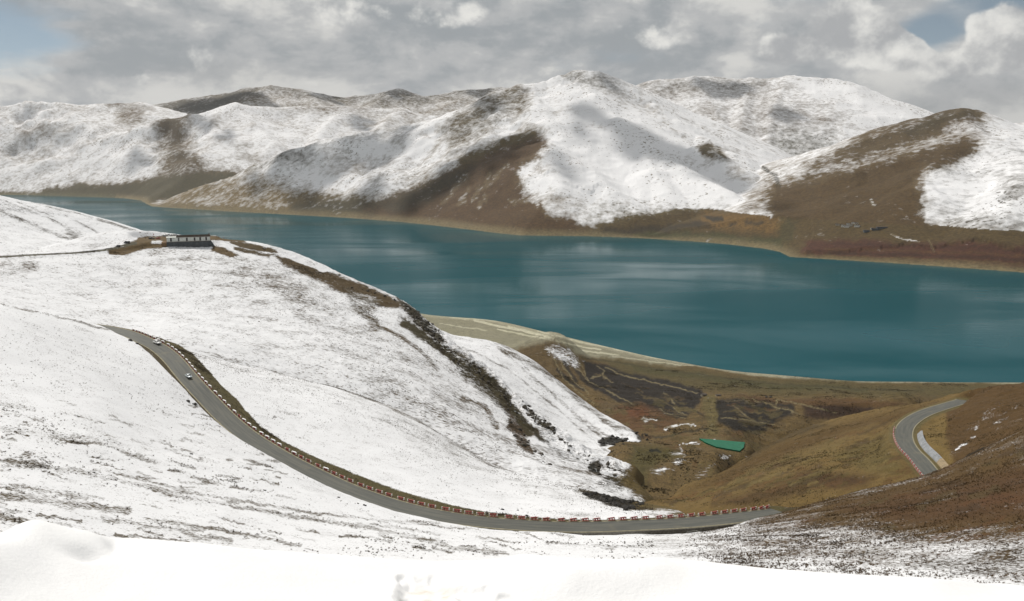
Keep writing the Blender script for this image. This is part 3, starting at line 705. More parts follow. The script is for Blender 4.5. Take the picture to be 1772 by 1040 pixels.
X, Y, Z = loft(640, 1960, 1.9, cur, [8, 80, 90, 70, 40, 4])
kp = world_at(962, 640, r=1640)
dk = np.hypot((X - kp.x) / 1.0, (Y - kp.y) / 1.7)
Z += 46 * np.exp(-(dk / 62.0) ** 2) + 14 * np.exp(-(np.hypot(X - kp.x + 70, (Y - kp.y + 60) / 1.6) / 90.0) ** 2)
inl = sstep(-(np.hypot(X, Y) - np.hypot(*[world_at(1300, 645, z=LK)[i] for i in (0, 1)])), -700, 300)
Z += fbm(X, Y, 90, 4, 91) * 3.0 * sstep(Z, 4, 30) + fbm(X, Y, 15, 4, 92, ridged=True) * 1.0 * sstep(Z, 3, 15) + fbm(X, Y, 45, 4, 93, ridged=True) * 3.0 * sstep(Z, 30, 80)
# the little reservoir
pond_c = world_at(1250, 768, r=800)
PO = [world_at(a, b, z=pond_c.z - CZ) for a, b in [(1210, 758.5), (1242, 761), (1270, 763.5), (1289, 765), (1287, 774), (1280, 780), (1262, 777), (1240, 773), (1222, 766)]]
Z = level(X, Y, Z, [(p.x, p.y) for p in PO], pond_c.z - 1.2, 30)
P = Paint(X, Y, Z, 0.03, (0.172, 0.118, 0.062), warp=8)
ZV0 = Z
px_, py_ = P.px, P.py
# shore flats: pale gravel with salt-white streaks
P.poly([(600, 530), (745, 543), (850, 552), (950, 574), (1050, 598), (1150, 620), (1200, 629), (1160, 632), (1060, 622), (1000, 612), (930, 600), (880, 604), (780, 586), (600, 570)], 5, col=(0.34, 0.325, 0.30))
P.poly([(600, 528), (745, 542), (850, 551), (950, 573), (1100, 609), (1300, 643), (1450, 656), (1800, 660), (1800, 665), (1450, 661), (1300, 650), (1100, 616), (950, 581), (850, 558), (745, 549)], 2, col=(0.46, 0.44, 0.42), warp=0.2)
for a, w, k in [([(820, 556), (900, 572), (960, 586)], 2.2, .9), ([(860, 570), (960, 590), (1040, 605)], 1.6, .8), ([(930, 573), (1000, 590), (1080, 608), (1150, 622)], 1.4, .8), ([(880, 566), (930, 578)], 3, .8), ([(760, 560), (840, 572)], 1.2, .6), ([(780, 550), (860, 556)], 1.2, .7), ([(1010, 606), (1070, 615)], 1.8, .7), ([(1060, 617), (1200, 634)], 1.2, .6)]:
    P.stroke(a, w, col=(0.75, 0.73, 0.72), k=k, warp=0.4)
P.poly([(1040, 618), (1300, 652), (1600, 664), (1800, 664), (1800, 690), (1560, 686), (1400, 684), (1250, 680), (1150, 668), (1060, 640)], 8, col=(0.125, 0.098, 0.048))
P.poly([(1080, 628), (1300, 660), (1500, 672), (1500, 678), (1300, 670), (1100, 640)], 4, col=(0.085, 0.080, 0.036), k=0.7)
P.stroke([(1010, 618), (1150, 640), (1300, 660), (1450, 672), (1600, 676)], 2, col=(0.075, 0.065, 0.035), k=0.6)
# terraces and dark ploughed fields
P.poly([(900, 600), (960, 590), (1010, 625), (1000, 700), (960, 660), (900, 625)], 8, col=(0.14, 0.095, 0.05))
P.poly([(938, 600), (960, 593), (990, 603), (1012, 625), (1000, 640), (975, 630), (950, 612)], 9, snow=0.54, col=(0.13, 0.09, 0.05))
P.poly([(1012, 622), (1080, 640), (1150, 655), (1205, 672), (1215, 682), (1208, 700), (1180, 725), (1140, 712), (1060, 690), (1020, 668), (1012, 640)], 3, col=PEAT, warp=1.0)
P.poly([(1238, 693), (1300, 688), (1375, 700), (1370, 718), (1340, 730), (1310, 752), (1270, 745), (1240, 730), (1232, 708)], 4, col=(0.030, 0.024, 0.022), warp=0.9)
P.poly([(1385, 700), (1450, 700), (1540, 708), (1530, 716), (1450, 722), (1400, 720)], 4, col=(0.055, 0.030, 0.022), warp=0.6)
P.poly([(1270, 684), (1350, 690), (1500, 690), (1570, 700), (1540, 706), (1400, 700), (1290, 694)], 4, col=(0.120, 0.062, 0.030), k=0.8)
P.poly([(1385, 707), (1480, 704), (1520, 712), (1440, 726), (1390, 724)], 4, col=(0.055, 0.03, 0.02), k=0.8)
for a in [[(976, 620), (985, 645), (997, 660)], [(990, 625), (1000, 645), (1018, 664)], [(1005, 655), (1022, 668)], [(965, 640), (985, 660), (1010, 675)]]:
    P.stroke(a, 4, col=(0.045, 0.034, 0.028), k=0.95, warp=0.3)
W_ = (0.30, 0.24, 0.16)
for a in [[(970, 618), (982, 648), (1000, 668), (1020, 682)], [(985, 618), (1000, 640), (1020, 660)], [(1000, 620), (1012, 645), (1024, 662)], [(960, 620), (975, 655), (1000, 678), (1030, 702)],
          [(1035, 633), (1048, 642), (1042, 650), (1026, 655)], [(1042, 650), (1060, 660)], [(1048, 636), (1100, 652), (1160, 668), (1205, 680)], [(1020, 660), (1045, 672), (1065, 682), (1100, 700)],
          [(1060, 690), (1090, 702)], [(1140, 708), (1190, 726)], [(1165, 705), (1185, 718)], [(1300, 690), (1345, 705), (1380, 716)], [(1265, 703), (1280, 712), (1310, 732)],
          [(1248, 725), (1300, 728), (1340, 735)], [(1230, 760), (1215, 745)], [(1170, 700), (1160, 690), (1150, 680)], [(1342, 690), (1343, 708)], [(1340, 690), (1400, 702), (1450, 715)]]:
    P.stroke(a, 1.25, col=(0.30, 0.25, 0.18), k=0.8, warp=0.7)
for _i in range(34):
    _x = rng.uniform(1030, 1200); _y = 640 + (_x - 1020) * 0.28 + rng.uniform(0, 48); _a = rng.uniform(10, 45)
    P.stroke([(_x, _y), (_x + _a, _y + _a * rng.uniform(0.2, 0.5))], rng.uniform(0.8, 2.4), col=[(0.11, 0.075, 0.045), (0.03, 0.024, 0.02), (0.16, 0.12, 0.07)][_i % 3], k=0.65, warp=1.2)
    _x = rng.uniform(1240, 1360); _y = rng.uniform(694, 745)
    P.stroke([(_x, _y), (_x + _a * 0.7, _y + _a * rng.uniform(-0.1, 0.3))], rng.uniform(0.8, 2.4), col=[(0.11, 0.075, 0.045), (0.03, 0.024, 0.02), (0.16, 0.12, 0.07)][_i % 3], k=0.65, warp=1.2)
P.poly([(1218, 684), (1236, 684), (1242, 720), (1240, 752), (1224, 752), (1222, 720), (1214, 700)], 3, col=(0.165, 0.130, 0.065), warp=0.8)
P.stroke([(1232, 690), (1230, 720), (1232, 752)], 2, col=(0.20, 0.16, 0.09), warp=1)
P.poly([(1050, 700), (1110, 698), (1150, 715), (1180, 730), (1150, 748), (1090, 745), (1055, 722)], 7, col=(0.135, 0.065, 0.035), k=0.75)
P.poly([(1075, 705), (1120, 706), (1130, 720), (1090, 722)], 5, col=(0.16, 0.055, 0.028), k=0.6)
P.poly([(1040, 690), (1070, 700), (1060, 720), (1110, 760), (1090, 760), (1040, 720)], 6, col=(0.15, 0.105, 0.065))
P.poly([(900, 610), (930, 640), (990, 700), (1040, 740), (1010, 720), (950, 660)], 10, col=(0.145, 0.11, 0.06))
P.stroke([(1090, 760), (1150, 755), (1200, 745), (1225, 742)], 2.2, col=(0.035, 0.03, 0.02), k=0.8, warp=1)
for a, w in [([(1110, 725), (1140, 728)], 3), ([(1150, 742), (1175, 736), (1200, 733)], 2.5), ([(1180, 775), (1172, 800)], 2), ([(1230, 762), (1240, 772)], 1.5)]:
    P.stroke(a, w, snow=0.6, col=(0.3, 0.25, 0.19), k=0.85, warp=1.6)
P.poly([(1125, 812), (1150, 810), (1165, 822), (1140, 824)], 7, snow=0.62); P.poly([(1195, 808), (1235, 803), (1228, 812), (1240, 826), (1210, 822)], 7, snow=0.58)
for _i in range(190):
    _x = rng.uniform(900, 1330); _y = rng.uniform(690, 850); _a = rng.uniform(8, 34)
    P.stroke([(_x, _y), (_x + _a, _y + rng.uniform(-4, 9))], rng.uniform(1.5, 5), col=[(0.16, 0.125, 0.06), (0.07, 0.055, 0.03), (0.10, 0.08, 0.03), (0.15, 0.08, 0.04)][_i % 4], k=0.5, warp=1.8)
P.poly([(1242, 786), (1262, 787), (1262, 795), (1244, 793)], 3.5, snow=0.7); P.poly([(1160, 785), (1180, 775), (1190, 800), (1165, 810)], 8, snow=0.42)
P.poly([(1180, 765), (1215, 768), (1210, 771), (1180, 769)], 2, snow=0.7)
P.poly([(1195, 755), (1215, 752), (1300, 762), (1296, 785), (1262, 784), (1220, 772)], 3, col=(0.17, 0.13, 0.075), k=0.6, warp=0.5)
P.poly([(1095, 770), (1160, 775), (1180, 790), (1140, 800), (1110, 830), (1090, 850)], 10, col=(0.11, 0.09, 0.038))
P.stroke([(1125, 780), (1135, 778), (1142, 782)], 3, col=(0.02, 0.02, 0.015))
valley = grid_mesh("valley_floor", X, Y, Z, {'snow': np.clip(P.snow, 0, 1), 'col': P.col}, m_valley)
VALLEY = (X, Y, Z)

# ---- snow slope left behind the pass
cur = [
    [('h', -500, 820, -130), ('h', 0, 840, -120), ('h', 250, 900, -95), ('h', 330, 960, -115), ('h', 420, 1000, -140)],
    [(-500, 480, 900), (0, 446, 905), (60, 442, 910), (120, 439, 925), (190, 434, 960), (240, 416, 1000), ('h', 300, 1000, -95), ('h', 420, 1060, -140)],
    [(-500, 360, 1050), (0, 395, 1050), (60, 402, 1055), (120, 408, 1060), (190, 414, 1070), (235, 409, 1090), ('h', 300, 1100, -100), ('h', 420, 1120, -150)],
    [(-500, 240, 1200), (-100, 318, 1210), (0, 339, 1220), (40, 347, 1220), (80, 354, 1215), (120, 363, 1210), (160, 374, 1200), (200, 386, 1190), (235, 397, 1180), (262, 407, 1170), (300, 419, 1150), ('h', 420, 1150, -160)],
    [('h', -500, 1500, 20), ('h', 0, 1500, -110), ('h', 250, 1400, -170), ('h', 420, 1300, -220)],
    [('h', -500, 2600, -440), ('h', 420, 2400, -440)],
]
X, Y, Z = loft(-140, 420, 2.4, cur, [6, 30, 45, 14, 6])
Z += fbm(X, Y, 80, 4, 101) * 2.6 * sstep(np.hypot(X, Y), 900, 1000) + fbm(X, Y, 14, 3, 103, ridged=True) * 0.7
P = Paint(X, Y, Z, 0.86, (0.09, 0.072, 0.055), warp=5)
for a, w in [([(0, 365), (60, 390), (120, 415), (150, 425)], 4), ([(60, 352), (110, 364), (160, 377)], 2.5), ([(120, 380), (150, 392), (180, 410)], 3), ([(0, 345), (70, 372), (120, 395)], 2.5), ([(170, 380), (220, 395), (250, 404)], 3), ([(30, 350), (90, 375)], 2)]:
    P.stroke(a, w, snow=0.5, k=0.85)
P.poly([(105, 390), (125, 392), (160, 422), (130, 418)], 6, snow=0.5)
left = grid_mesh("hill", X, Y, Z, {'snow': np.clip(P.snow, 0, 1), 'col': P.col}, m_hill)

# ------------------------------------------------------------------ mountains across the lake: ridges joined by slopes
FAR_SHORE = [(-500, 334), (0, 337), (100, 339), (150, 340.5), (215, 343), (245, 347), (252, 353), (262, 357.5), (300, 360), (400, 366), (500, 371.5), (600, 377), (700, 384.5), (760, 391), (850, 402), (900, 407.5),
             (1020, 409), (1100, 412), (1200, 418), (1260, 423), (1320, 430), (1348, 436), (1366, 445), (1450, 450), (1550, 456), (1650, 463), (1772, 472), (1900, 480), (2400, 505)]
RID = {   # name: list of ridges, each (slope to the sides, [(px, py, r) ...])
 'mountain_far': [(0.34, [(150, 215, 12500), (250, 186, 12500), (330, 172, 12500), (400, 160, 12500), (440, 151, 12500), (470, 149, 12400), (520, 155, 12400), (560, 163, 12500), (600, 168, 12500), (650, 164, 12500), (692, 156, 12500), (730, 168, 12500), (790, 158, 12500), (850, 153, 12500), (920, 150, 12500)]),
                  (0.4, [(470, 149, 12400), (420, 180, 11600), (380, 200, 11000)]), (0.4, [(520, 155, 12400), (560, 185, 11400)]), (0.4, [(692, 156, 12500), (640, 185, 11500)]), (0.4, [(850, 153, 12500), (760, 190, 11500)])],
 'mountain_left': [(0.32, [(-500, 200, 11000), (-200, 190, 11000), (0, 180, 11000), (45, 171, 11000), (90, 178, 11000), (130, 183, 11000), (180, 181, 11000), (240, 178, 11000), (290, 192, 10900), (340, 205, 10700)]),
                   (0.4, [(45, 171, 11000), (60, 215, 10200), (50, 240, 9700)]), (0.4, [(240, 178, 11000), (230, 205, 10400)]), (0.4, [(130, 183, 11000), (0, 235, 9900), (-120, 260, 9500)])],
 'mountain_mid': [(0.40, [(-500, 330, 8600), (-120, 310, 8900), (0, 292, 9000), (60, 262, 9150), (110, 242, 9300), (160, 222, 9400), (215, 209, 9500), (270, 207, 9500), (305, 198, 9500), (340, 196, 9550), (380, 187, 9700), (408, 180, 9800), (440, 186, 9850), (520, 186, 10000), (600, 185, 10100), (690, 190, 10100), (740, 200, 9900), (800, 215, 9700)]),
                  (0.55, [(305, 198, 9500), (318, 230, 9000), (335, 270, 8600), (350, 300, 8350)]), (0.5, [(408, 180, 9800), (440, 215, 9200), (475, 250, 8600), (500, 280, 8200)]),
                  (0.5, [(215, 209, 9500), (200, 245, 9000), (150, 285, 8500), (120, 315, 8250)]), (0.5, [(600, 185, 10100), (560, 225, 9300), (540, 260, 8600)]), (0.5, [(690, 190, 10100), (660, 220, 9300)]),
                  (0.5, [(270, 207, 9500), (265, 250, 8950), (250, 290, 8500), (245, 318, 8250)]), (0.55, [(340, 196, 9550), (390, 240, 8900), (420, 275, 8450), (430, 305, 8200)])],
 'mountain_central': [(0.46, [(262, 352, 7000), (285, 341, 6950), (330, 322, 6850), (380, 300, 6800), (430, 275, 6800), (470, 259, 6800), (500, 251, 6800), (560, 241, 6800), (620, 233, 6800), (700, 216, 6750), (780, 198, 6700), (820, 178, 6700), (860, 158, 6700), (900, 147, 6700), (940, 144, 6750), (970, 134, 6800), (1000, 125, 6800), (1030, 126, 6800), (1055, 134, 6800), (1090, 152, 6700), (1130, 178, 6500), (1170, 205, 6300), (1215, 235, 6050), (1260, 262, 5800), (1310, 300, 5500), (1340, 330, 5250)]),
                      (0.46, [(900, 147, 6700), (935, 180, 6250), (948, 208, 5950), (950, 225, 5750), (955, 260, 5400), (962, 300, 5050), (975, 340, 4780), (995, 372, 4600), (1018, 400, 4480)]),
                      (0.50, [(950, 222, 5800), (905, 245, 5700), (850, 270, 5650), (790, 298, 5600), (730, 326, 5550), (680, 346, 5500), (640, 362, 5500)]),
                      (0.5, [(1000, 125, 6800), (1030, 165, 6350), (1070, 205, 6000), (1110, 240, 5700), (1160, 275, 5400), (1230, 318, 5000), (1290, 350, 4700)]),
                      (0.5, [(780, 198, 6700), (745, 235, 6400), (700, 262, 6200), (660, 285, 6050)]), (0.5, [(560, 241, 6800), (550, 275, 6500), (530, 310, 6250), (500, 340, 6100)]),
                      (0.5, [(430, 275, 6800), (425, 310, 6550), (420, 340, 6400)]), (0.5, [(860, 158, 6700), (840, 195, 6300), (800, 230, 6050), (770, 262, 5900)]),
                      (0.5, [(660, 225, 6800), (640, 265, 6400), (620, 310, 6050), (600, 345, 5900)]),
                      (0.6, [(1205, 252, 5700), (1225, 256, 5650), (1250, 272, 5500), (1290, 295, 5300)]),
                      (0.46, [(955, 250, 5500), (1010, 290, 5150), (1060, 330, 4850), (1100, 365, 4650)]),
                      (0.46, [(1110, 240, 5700), (1130, 290, 5250), (1160, 335, 4900)])],
 'mountain_back': [(0.38, [(1000, 165, 8600), (1090, 152, 8600), (1130, 141, 8600), (1200, 134, 8600), (1260, 137, 8600), (1300, 139, 8600), (1360, 135, 8600), (1400, 136, 8600), (1450, 143, 8550), (1500, 159, 8450), (1545, 177, 8350), (1600, 198, 8200), (1680, 215, 8100), (1772, 212, 8200), (1900, 215, 8200), (2400, 240, 8200)]),
                   (0.5, [(1200, 134, 8600), (1230, 185, 7800), (1250, 225, 7200)]), (0.5, [(1360, 135, 8600), (1340, 190, 7700), (1330, 240, 7100), (1335, 280, 6600)]), (0.45, [(1450, 143, 8550), (1450, 190, 7800), (1420, 230, 7300)]),
                   (0.5, [(1130, 141, 8600), (1150, 180, 7900), (1180, 215, 7400)]), (0.5, [(1300, 139, 8600), (1285, 190, 7700), (1280, 230, 7100)])],
 'mountain_right': [(0.33, [(1330, 345, 5100), (1400, 302, 5350), (1460, 268, 5550), (1510, 243, 5700), (1560, 222, 5800), (1600, 208, 5850), (1640, 196, 5850), (1665, 193, 5850), (1690, 203, 5800), (1720, 225, 5600), (1772, 250, 5350), (1850, 290, 5000)]),
                    (0.33, [(1665, 193, 5850), (1670, 225, 5500), (1690, 244, 5250), (1772, 275, 4900), (1900, 330, 4500)]),
                    (0.33, [(1690, 244, 5250), (1640, 250, 5150), (1590, 262, 5050), (1540, 275, 4950), (1480, 292, 4850), (1430, 312, 4800), (1390, 332, 4750)]),
                    (0.34, [(1640, 250, 5150), (1620, 290, 4700), (1590, 325, 4400), (1560, 355, 4250)]), (0.34, [(1772, 275, 4900), (1772, 320, 4400), (1740, 360, 4100)]),
                    (0.3, [(1700, 212, 7000), (1772, 216, 7200), (1850, 215, 7300), (2200, 230, 7300)])],
}
th0, th1 = bearing(-260, 300), bearing(2030, 300)
TH = np.linspace(th0, th1, 1150)
lr = np.concatenate([np.linspace(math.log(3000), math.log(7200), 300, endpoint=False), np.linspace(math.log(7200), math.log(13800), 130)])
T2, L2 = np.meshgrid(TH, lr); RRR = np.exp(L2)
X = RRR * np.sin(T2); Y = RRR * np.cos(T2)
sh = [world_at(a, b, z=-CZ) for a, b in FAR_SHORE]
sh_t = np.array([math.atan2(p.x, p.y) for p in sh]); sh_r = np.array([math.hypot(p.x, p.y) for p in sh])
k_ = np.argsort(sh_t); rs = np.interp(T2, sh_t[k_], sh_r[k_])
slope_t = np.interp(T2, [bearing(p_, 400) for p_ in (-200, 240, 500, 950, 1100, 1340, 1420, 1800)], [0.02, 0.03, 0.05, 0.05, 0.085, 0.10, 0.062, 0.062])
SX = np.array([p.x for p in sh]); SY = np.array([p.y for p in sh])
dmin = np.full(X.shape, 1e9)
for i in range(len(SX) - 1):
    dx, dy = SX[i + 1] - SX[i], SY[i + 1] - SY[i]
    t = np.clip(((X - SX[i]) * dx + (Y - SY[i]) * dy) / (dx * dx + dy * dy), 0, 1)
    dmin = np.minimum(dmin, np.hypot(X - SX[i] - t * dx, Y - SY[i] - t * dy))
dsh = np.where(RRR > rs, dmin, -dmin)
plain_z = np.where(dsh > 0, dsh * slope_t, dsh * 0.2)
plain_z = np.minimum(plain_z, 160)
wx = fbm(X, Y, 900, 3, 201) * 120; wy = fbm(X, Y, 900, 3, 202) * 120
Xw, Yw = X + wx, Y + wy
fields = []
names = list(RID)
for nm in names:
    acc = None; kk = 26.0; best = None
    for sl, pts in RID[nm]:
        W3 = [world_at(a, b, r=c) for a, b, c in pts]
        rbest = np.full(X.shape, -1e4)
        for i in range(len(W3) - 1):
            a, b = W3[i], W3[i + 1]
            dx, dy = b.x - a.x, b.y - a.y; L = dx * dx + dy * dy
            t = np.clip(((Xw - a.x) * dx + (Yw - a.y) * dy) / L, 0, 1)
            dist = np.hypot(Xw - a.x - t * dx, Yw - a.y - t * dy)
            dd0 = np.hypot(X - a.x - np.clip(((X - a.x) * dx + (Y - a.y) * dy) / L, 0, 1) * dx, Y - a.y - np.clip(((X - a.x) * dx + (Y - a.y) * dy) / L, 0, 1) * dy)
            w_ = sstep(dd0, 40, 400); dist = dist * w_ + dd0 * (1 - w_)
            h = a.z + t * (b.z - a.z)
            v = h - sl * (np.sqrt(dist * dist + 35 * 35) - 35) * (1 + 0.10 * np.clip(1 - dist / 900, 0, 1))
            rbest = np.maximum(rbest, v)
        fields_ = rbest
        acc = fields_ if acc is None else np.maximum(acc, fields_) + kk * np.log1p(np.exp(-np.abs(acc - fields_) / kk)) * 0.5
    fields.append(acc)
Fz = np.array(fields)
mid = np.argmax(Fz, 0); mz = Fz.max(0)
gul = fbm(X, Y, 330, 5, 211, ridged=True, gain=0.5)
high = sstep(mz, 20, 300)
mz = mz + gul * 17 * high + fbm(X, Y, 1200, 3, 214) * 14 * high + fbm(X, Y, 60, 3, 216, ridged=True) * 2.2 * sstep(mz, 10, 120)
Z = np.maximum(mz, plain_z) + 10 * np.log1p(np.exp(-np.abs(mz - plain_z) / 10)) * (dsh > 0)
lim = 2.0 + 0.62 * np.maximum(dsh, 0) * (1 + 0.25 * fbm(X, Y, 300, 3, 217))
Z = np.where(Z > lim - 25, lim - 25 * np.log1p(np.exp(-(Z - lim) / 25)) , Z)
Z = np.where(dsh < 0, np.minimum(Z, dsh * 0.12 - 0.5), np.maximum(Z, 0.3 + 0.02 * dsh))
is_plain = plain_z > mz
# a low promontory behind the inlet on the far left
P = Paint(X, Y, Z, 0.82, (0.210, 0.155, 0.108), warp=11)
px_, py_ = P.px, P.py
wsl = fbm(X, Y, 500, 5, 221)
P.snow += 0.10 * wsl - 0.10 * sstep(fbm(X, Y, 260, 4, 223, ridged=True), 0.1, 0.7)
P.snow -= 0.25 * sstep(-Z, -90, -10)                      # thinner low down
def _grad(A):
    # gradient of a polar grid in world axes
    ar, at = np.gradient(A, axis=0), np.gradient(A, axis=1)
    xr, yr, xt, yt = np.gradient(X, axis=0), np.gradient(Y, axis=0), np.gradient(X, axis=1), np.gradient(Y, axis=1)
    J = xr * yt - yr * xt
    return (ar * yt - at * yr) / J, (at * xr - ar * xt) / J
def _blur(A, n):
    for ax in (0, 1):
        for _ in range(n):
            A = (A + 0.5 * np.roll(A, 1, ax) + 0.5 * np.roll(A, -1, ax)) / 2
    return A
gx, gy = _grad(_blur(Z, 10))
sunny = -(gx * math.sin(SUN_BEARING - 0.35) + gy * math.cos(SUN_BEARING - 0.35))      # slope that falls towards the sun
P.snow -= 0.36 * sstep(sunny, -0.10, 0.32) * (0.55 + 0.45 * sstep(fbm(X, Y, 700, 4, 225), -0.5, 0.5))
P.snow += 0.10 * sstep(-gx * -1.0, 0.1, 0.4)
fi = mid
BK = fi == names.index('mountain_back'); RI = fi == names.index('mountain_right'); CE = fi == names.index('mountain_central'); FA = fi == names.index('mountain_far'); MI = fi == names.index('mountain_mid'); LE = fi == names.index('mountain_left')
P.put(FA * 1.0, snow=0.46); P.put(LE * 1.0, snow=0.60, k=0.7); P.put(MI * 1.0, snow=0.64, k=0.45)
def on(maskarr, poly, feather=8, snow=None, col=None, k=1.0, warp=1.0):
    bare = snow is not None and snow < 0.3
    if bare: P.snow = np.minimum(P.snow, P.snow + (0.42 - P.snow) * np.clip(P.mask(poly, feather * 3.2, warp * 1.2) * maskarr * k * 1.5, 0, 1))
    P.put(P.mask(poly, feather * (1.3 if bare and col is not None and snow < 0.03 else 2.0), warp * 1.2) * maskarr, snow, col, k)
PINK = (0.17, 0.125, 0.10)
on(FA, [(250, 190), (330, 172), (440, 150), (450, 165), (400, 190), (350, 200)], 8, snow=0.15, col=(0.06, 0.06, 0.055))
on(FA, [(380, 140), (600, 160), (720, 150), (860, 150), (860, 165), (700, 180), (560, 175)], 8, snow=0.35, col=(0.10, 0.085, 0.07))
on(LE, [(200, 190), (250, 192), (245, 208), (210, 206)], 8, snow=0.25, col=PINK)
on(LE, [(160, 175), (250, 175), (270, 188), (180, 188)], 4, snow=0.4, col=PINK)
on(LE, [(40, 215), (70, 215), (60, 240), (35, 240)], 8, snow=0.4, col=PINK)
on(MI, [(0, 300), (60, 270), (130, 238), (220, 205), (330, 190), (330, 205), (250, 215), (170, 225), (110, 248), (60, 275), (0, 312), (-300, 340), (-300, 300)], 7, snow=0.32, col=(0.13, 0.095, 0.07))
on(MI, [(280, 190), (330, 195), (335, 260), (350, 300), (345, 320), (290, 320), (260, 312), (290, 280), (285, 240)], 9, snow=0.25, col=(0.13, 0.095, 0.062))
on(MI, [(-200, 322), (0, 322), (100, 326), (200, 316), (260, 308), (360, 300), (420, 300), (420, 350), (-200, 350)], 5, snow=0.02, col=(0.095, 0.080, 0.045))
on(MI, [(340, 205), (370, 205), (430, 250), (460, 275), (430, 280), (390, 245)], 7, snow=0.62)
on(MI, [(470, 182), (600, 180), (740, 195), (640, 200), (520, 195)], 6, snow=0.45, col=PINK, k=0.8)
on(MI, [(620, 195), (720, 210), (760, 215), (700, 225), (620, 215)], 8, snow=0.5, k=0.7)
# central mountain
on(CE, [(262, 352), (400, 290), (470, 255), (560, 240), (700, 215), (700, 240), (560, 262), (520, 290), (470, 300), (400, 330)], 12, snow=0.60, col=(0.13, 0.11, 0.085))
on(CE, [(240, 345), (300, 325), (400, 300), (430, 300), (500, 320), (560, 335), (640, 340), (640, 380), (400, 372), (262, 362)], 10, snow=0.34, col=(0.235, 0.170, 0.095))
on(CE, [(500, 352), (560, 340), (640, 345), (680, 350), (680, 385), (500, 378)], 8, snow=0.16, col=(0.09, 0.075, 0.05))
on(CE, [(460, 255), (500, 248), (540, 270), (520, 290), (480, 285)], 8, snow=0.42, col=(0.08, 0.075, 0.06))
on(CE, [(560, 270), (640, 262), (650, 300), (600, 330), (560, 315)], 12, snow=0.64)
on(CE, [(640, 285), (720, 275), (730, 320), (660, 345), (610, 345)], 10, snow=0.55, col=(0.13, 0.1, 0.07), k=0.6)
on(CE, [(760, 225), (800, 190), (850, 165), (900, 150), (925, 165), (915, 190), (870, 220), (830, 250), (790, 270)], 10, snow=0.42, col=(0.13, 0.098, 0.06))
on(CE, [(790, 205), (860, 160), (900, 150), (900, 170), (850, 200), (810, 225)], 8, snow=0.34, col=(0.125, 0.098, 0.062))
on(CE, [(800, 275), (850, 250), (900, 230), (950, 215), (960, 225), (900, 250), (860, 270), (800, 305)], 5, snow=0.22, col=(0.150, 0.112, 0.055))
on(CE, [(730, 325), (800, 292), (860, 262), (930, 235), (940, 250), (905, 280), (900, 320), (925, 350), (940, 375), (985, 378), (1020, 398), (1020, 412), (900, 410), (760, 392), (620, 378), (640, 358)], 6, snow=0.06, col=(0.118, 0.068, 0.035))
on(CE, [(640, 355), (720, 330), (760, 312), (820, 290), (800, 320), (740, 350), (700, 370)], 6, snow=0.10, col=(0.075, 0.058, 0.038))
for a in [[(765, 355), (790, 325), (810, 308)], [(790, 358), (805, 340), (812, 330)], [(820, 362), (832, 350), (836, 342)], [(840, 325), (865, 300), (880, 290)], [(815, 350), (835, 320), (850, 300)], [(880, 350), (910, 345), (930, 352)]]:
    P.put(P.line(a, 4.5, 1.0) * CE, 0.34, (0.2, 0.15, 0.1), 0.6)
on(CE, [(900, 335), (960, 330), (1030, 375), (1000, 378), (940, 360)], 8, snow=0.6)
on(CE, [(985, 360), (1100, 340), (1250, 340), (1350, 340), (1340, 365), (1200, 375), (1100, 385), (1030, 402), (1010, 385)], 9, snow=0.60, col=(0.15, 0.12, 0.07))
on(CE, [(940, 210), (1020, 230), (1100, 260), (1200, 300), (1300, 345), (1150, 350), (1020, 330), (960, 290)], 16, snow=0.97)
on(CE, [(960, 140), (1000, 135), (1060, 170), (1120, 210), (1200, 260), (1150, 260), (1050, 210), (980, 170)], 12, snow=0.93)
on(CE, [(970, 128), (1010, 122), (1060, 132), (1080, 150), (1060, 160), (1020, 150), (980, 140)], 6, snow=0.48, col=(0.12, 0.10, 0.08))
on(CE, [(1035, 140), (1080, 150), (1130, 185), (1170, 220), (1200, 255), (1165, 225), (1110, 190), (1050, 165)], 5, snow=0.55, k=0.8)
on(CE, [(1205, 252), (1225, 248), (1250, 262), (1262, 278), (1245, 276), (1215, 266)], 3, snow=0.15, col=(0.12, 0.095, 0.065), warp=0.4)
on(CE, [(1230, 262), (1300, 300), (1345, 330), (1355, 350), (1320, 340), (1270, 300)], 7, snow=0.60)
# back mountain: half melted, pinkish
on(BK, [(1090, 150), (1200, 130), (1400, 132), (1430, 160), (1480, 200), (1450, 240), (1380, 260), (1250, 240), (1150, 200)], 16, snow=0.57, col=PINK)
on(BK, [(1100, 145), (1200, 132), (1330, 140), (1330, 155), (1200, 160), (1110, 165)], 6, snow=0.42, col=(0.12, 0.10, 0.085), k=0.8)
on(BK, [(1330, 225), (1440, 225), (1450, 250), (1400, 290), (1340, 300), (1340, 260)], 9, snow=0.50, col=(0.10, 0.09, 0.065))
on(BK, [(1370, 135), (1450, 140), (1520, 165), (1600, 198), (1560, 225), (1480, 190), (1400, 160)], 9, snow=0.86)
P.stroke([(1320, 290), (1340, 300), (1345, 320), (1342, 345)], 4, snow=0.3, col=(0.07, 0.06, 0.045))
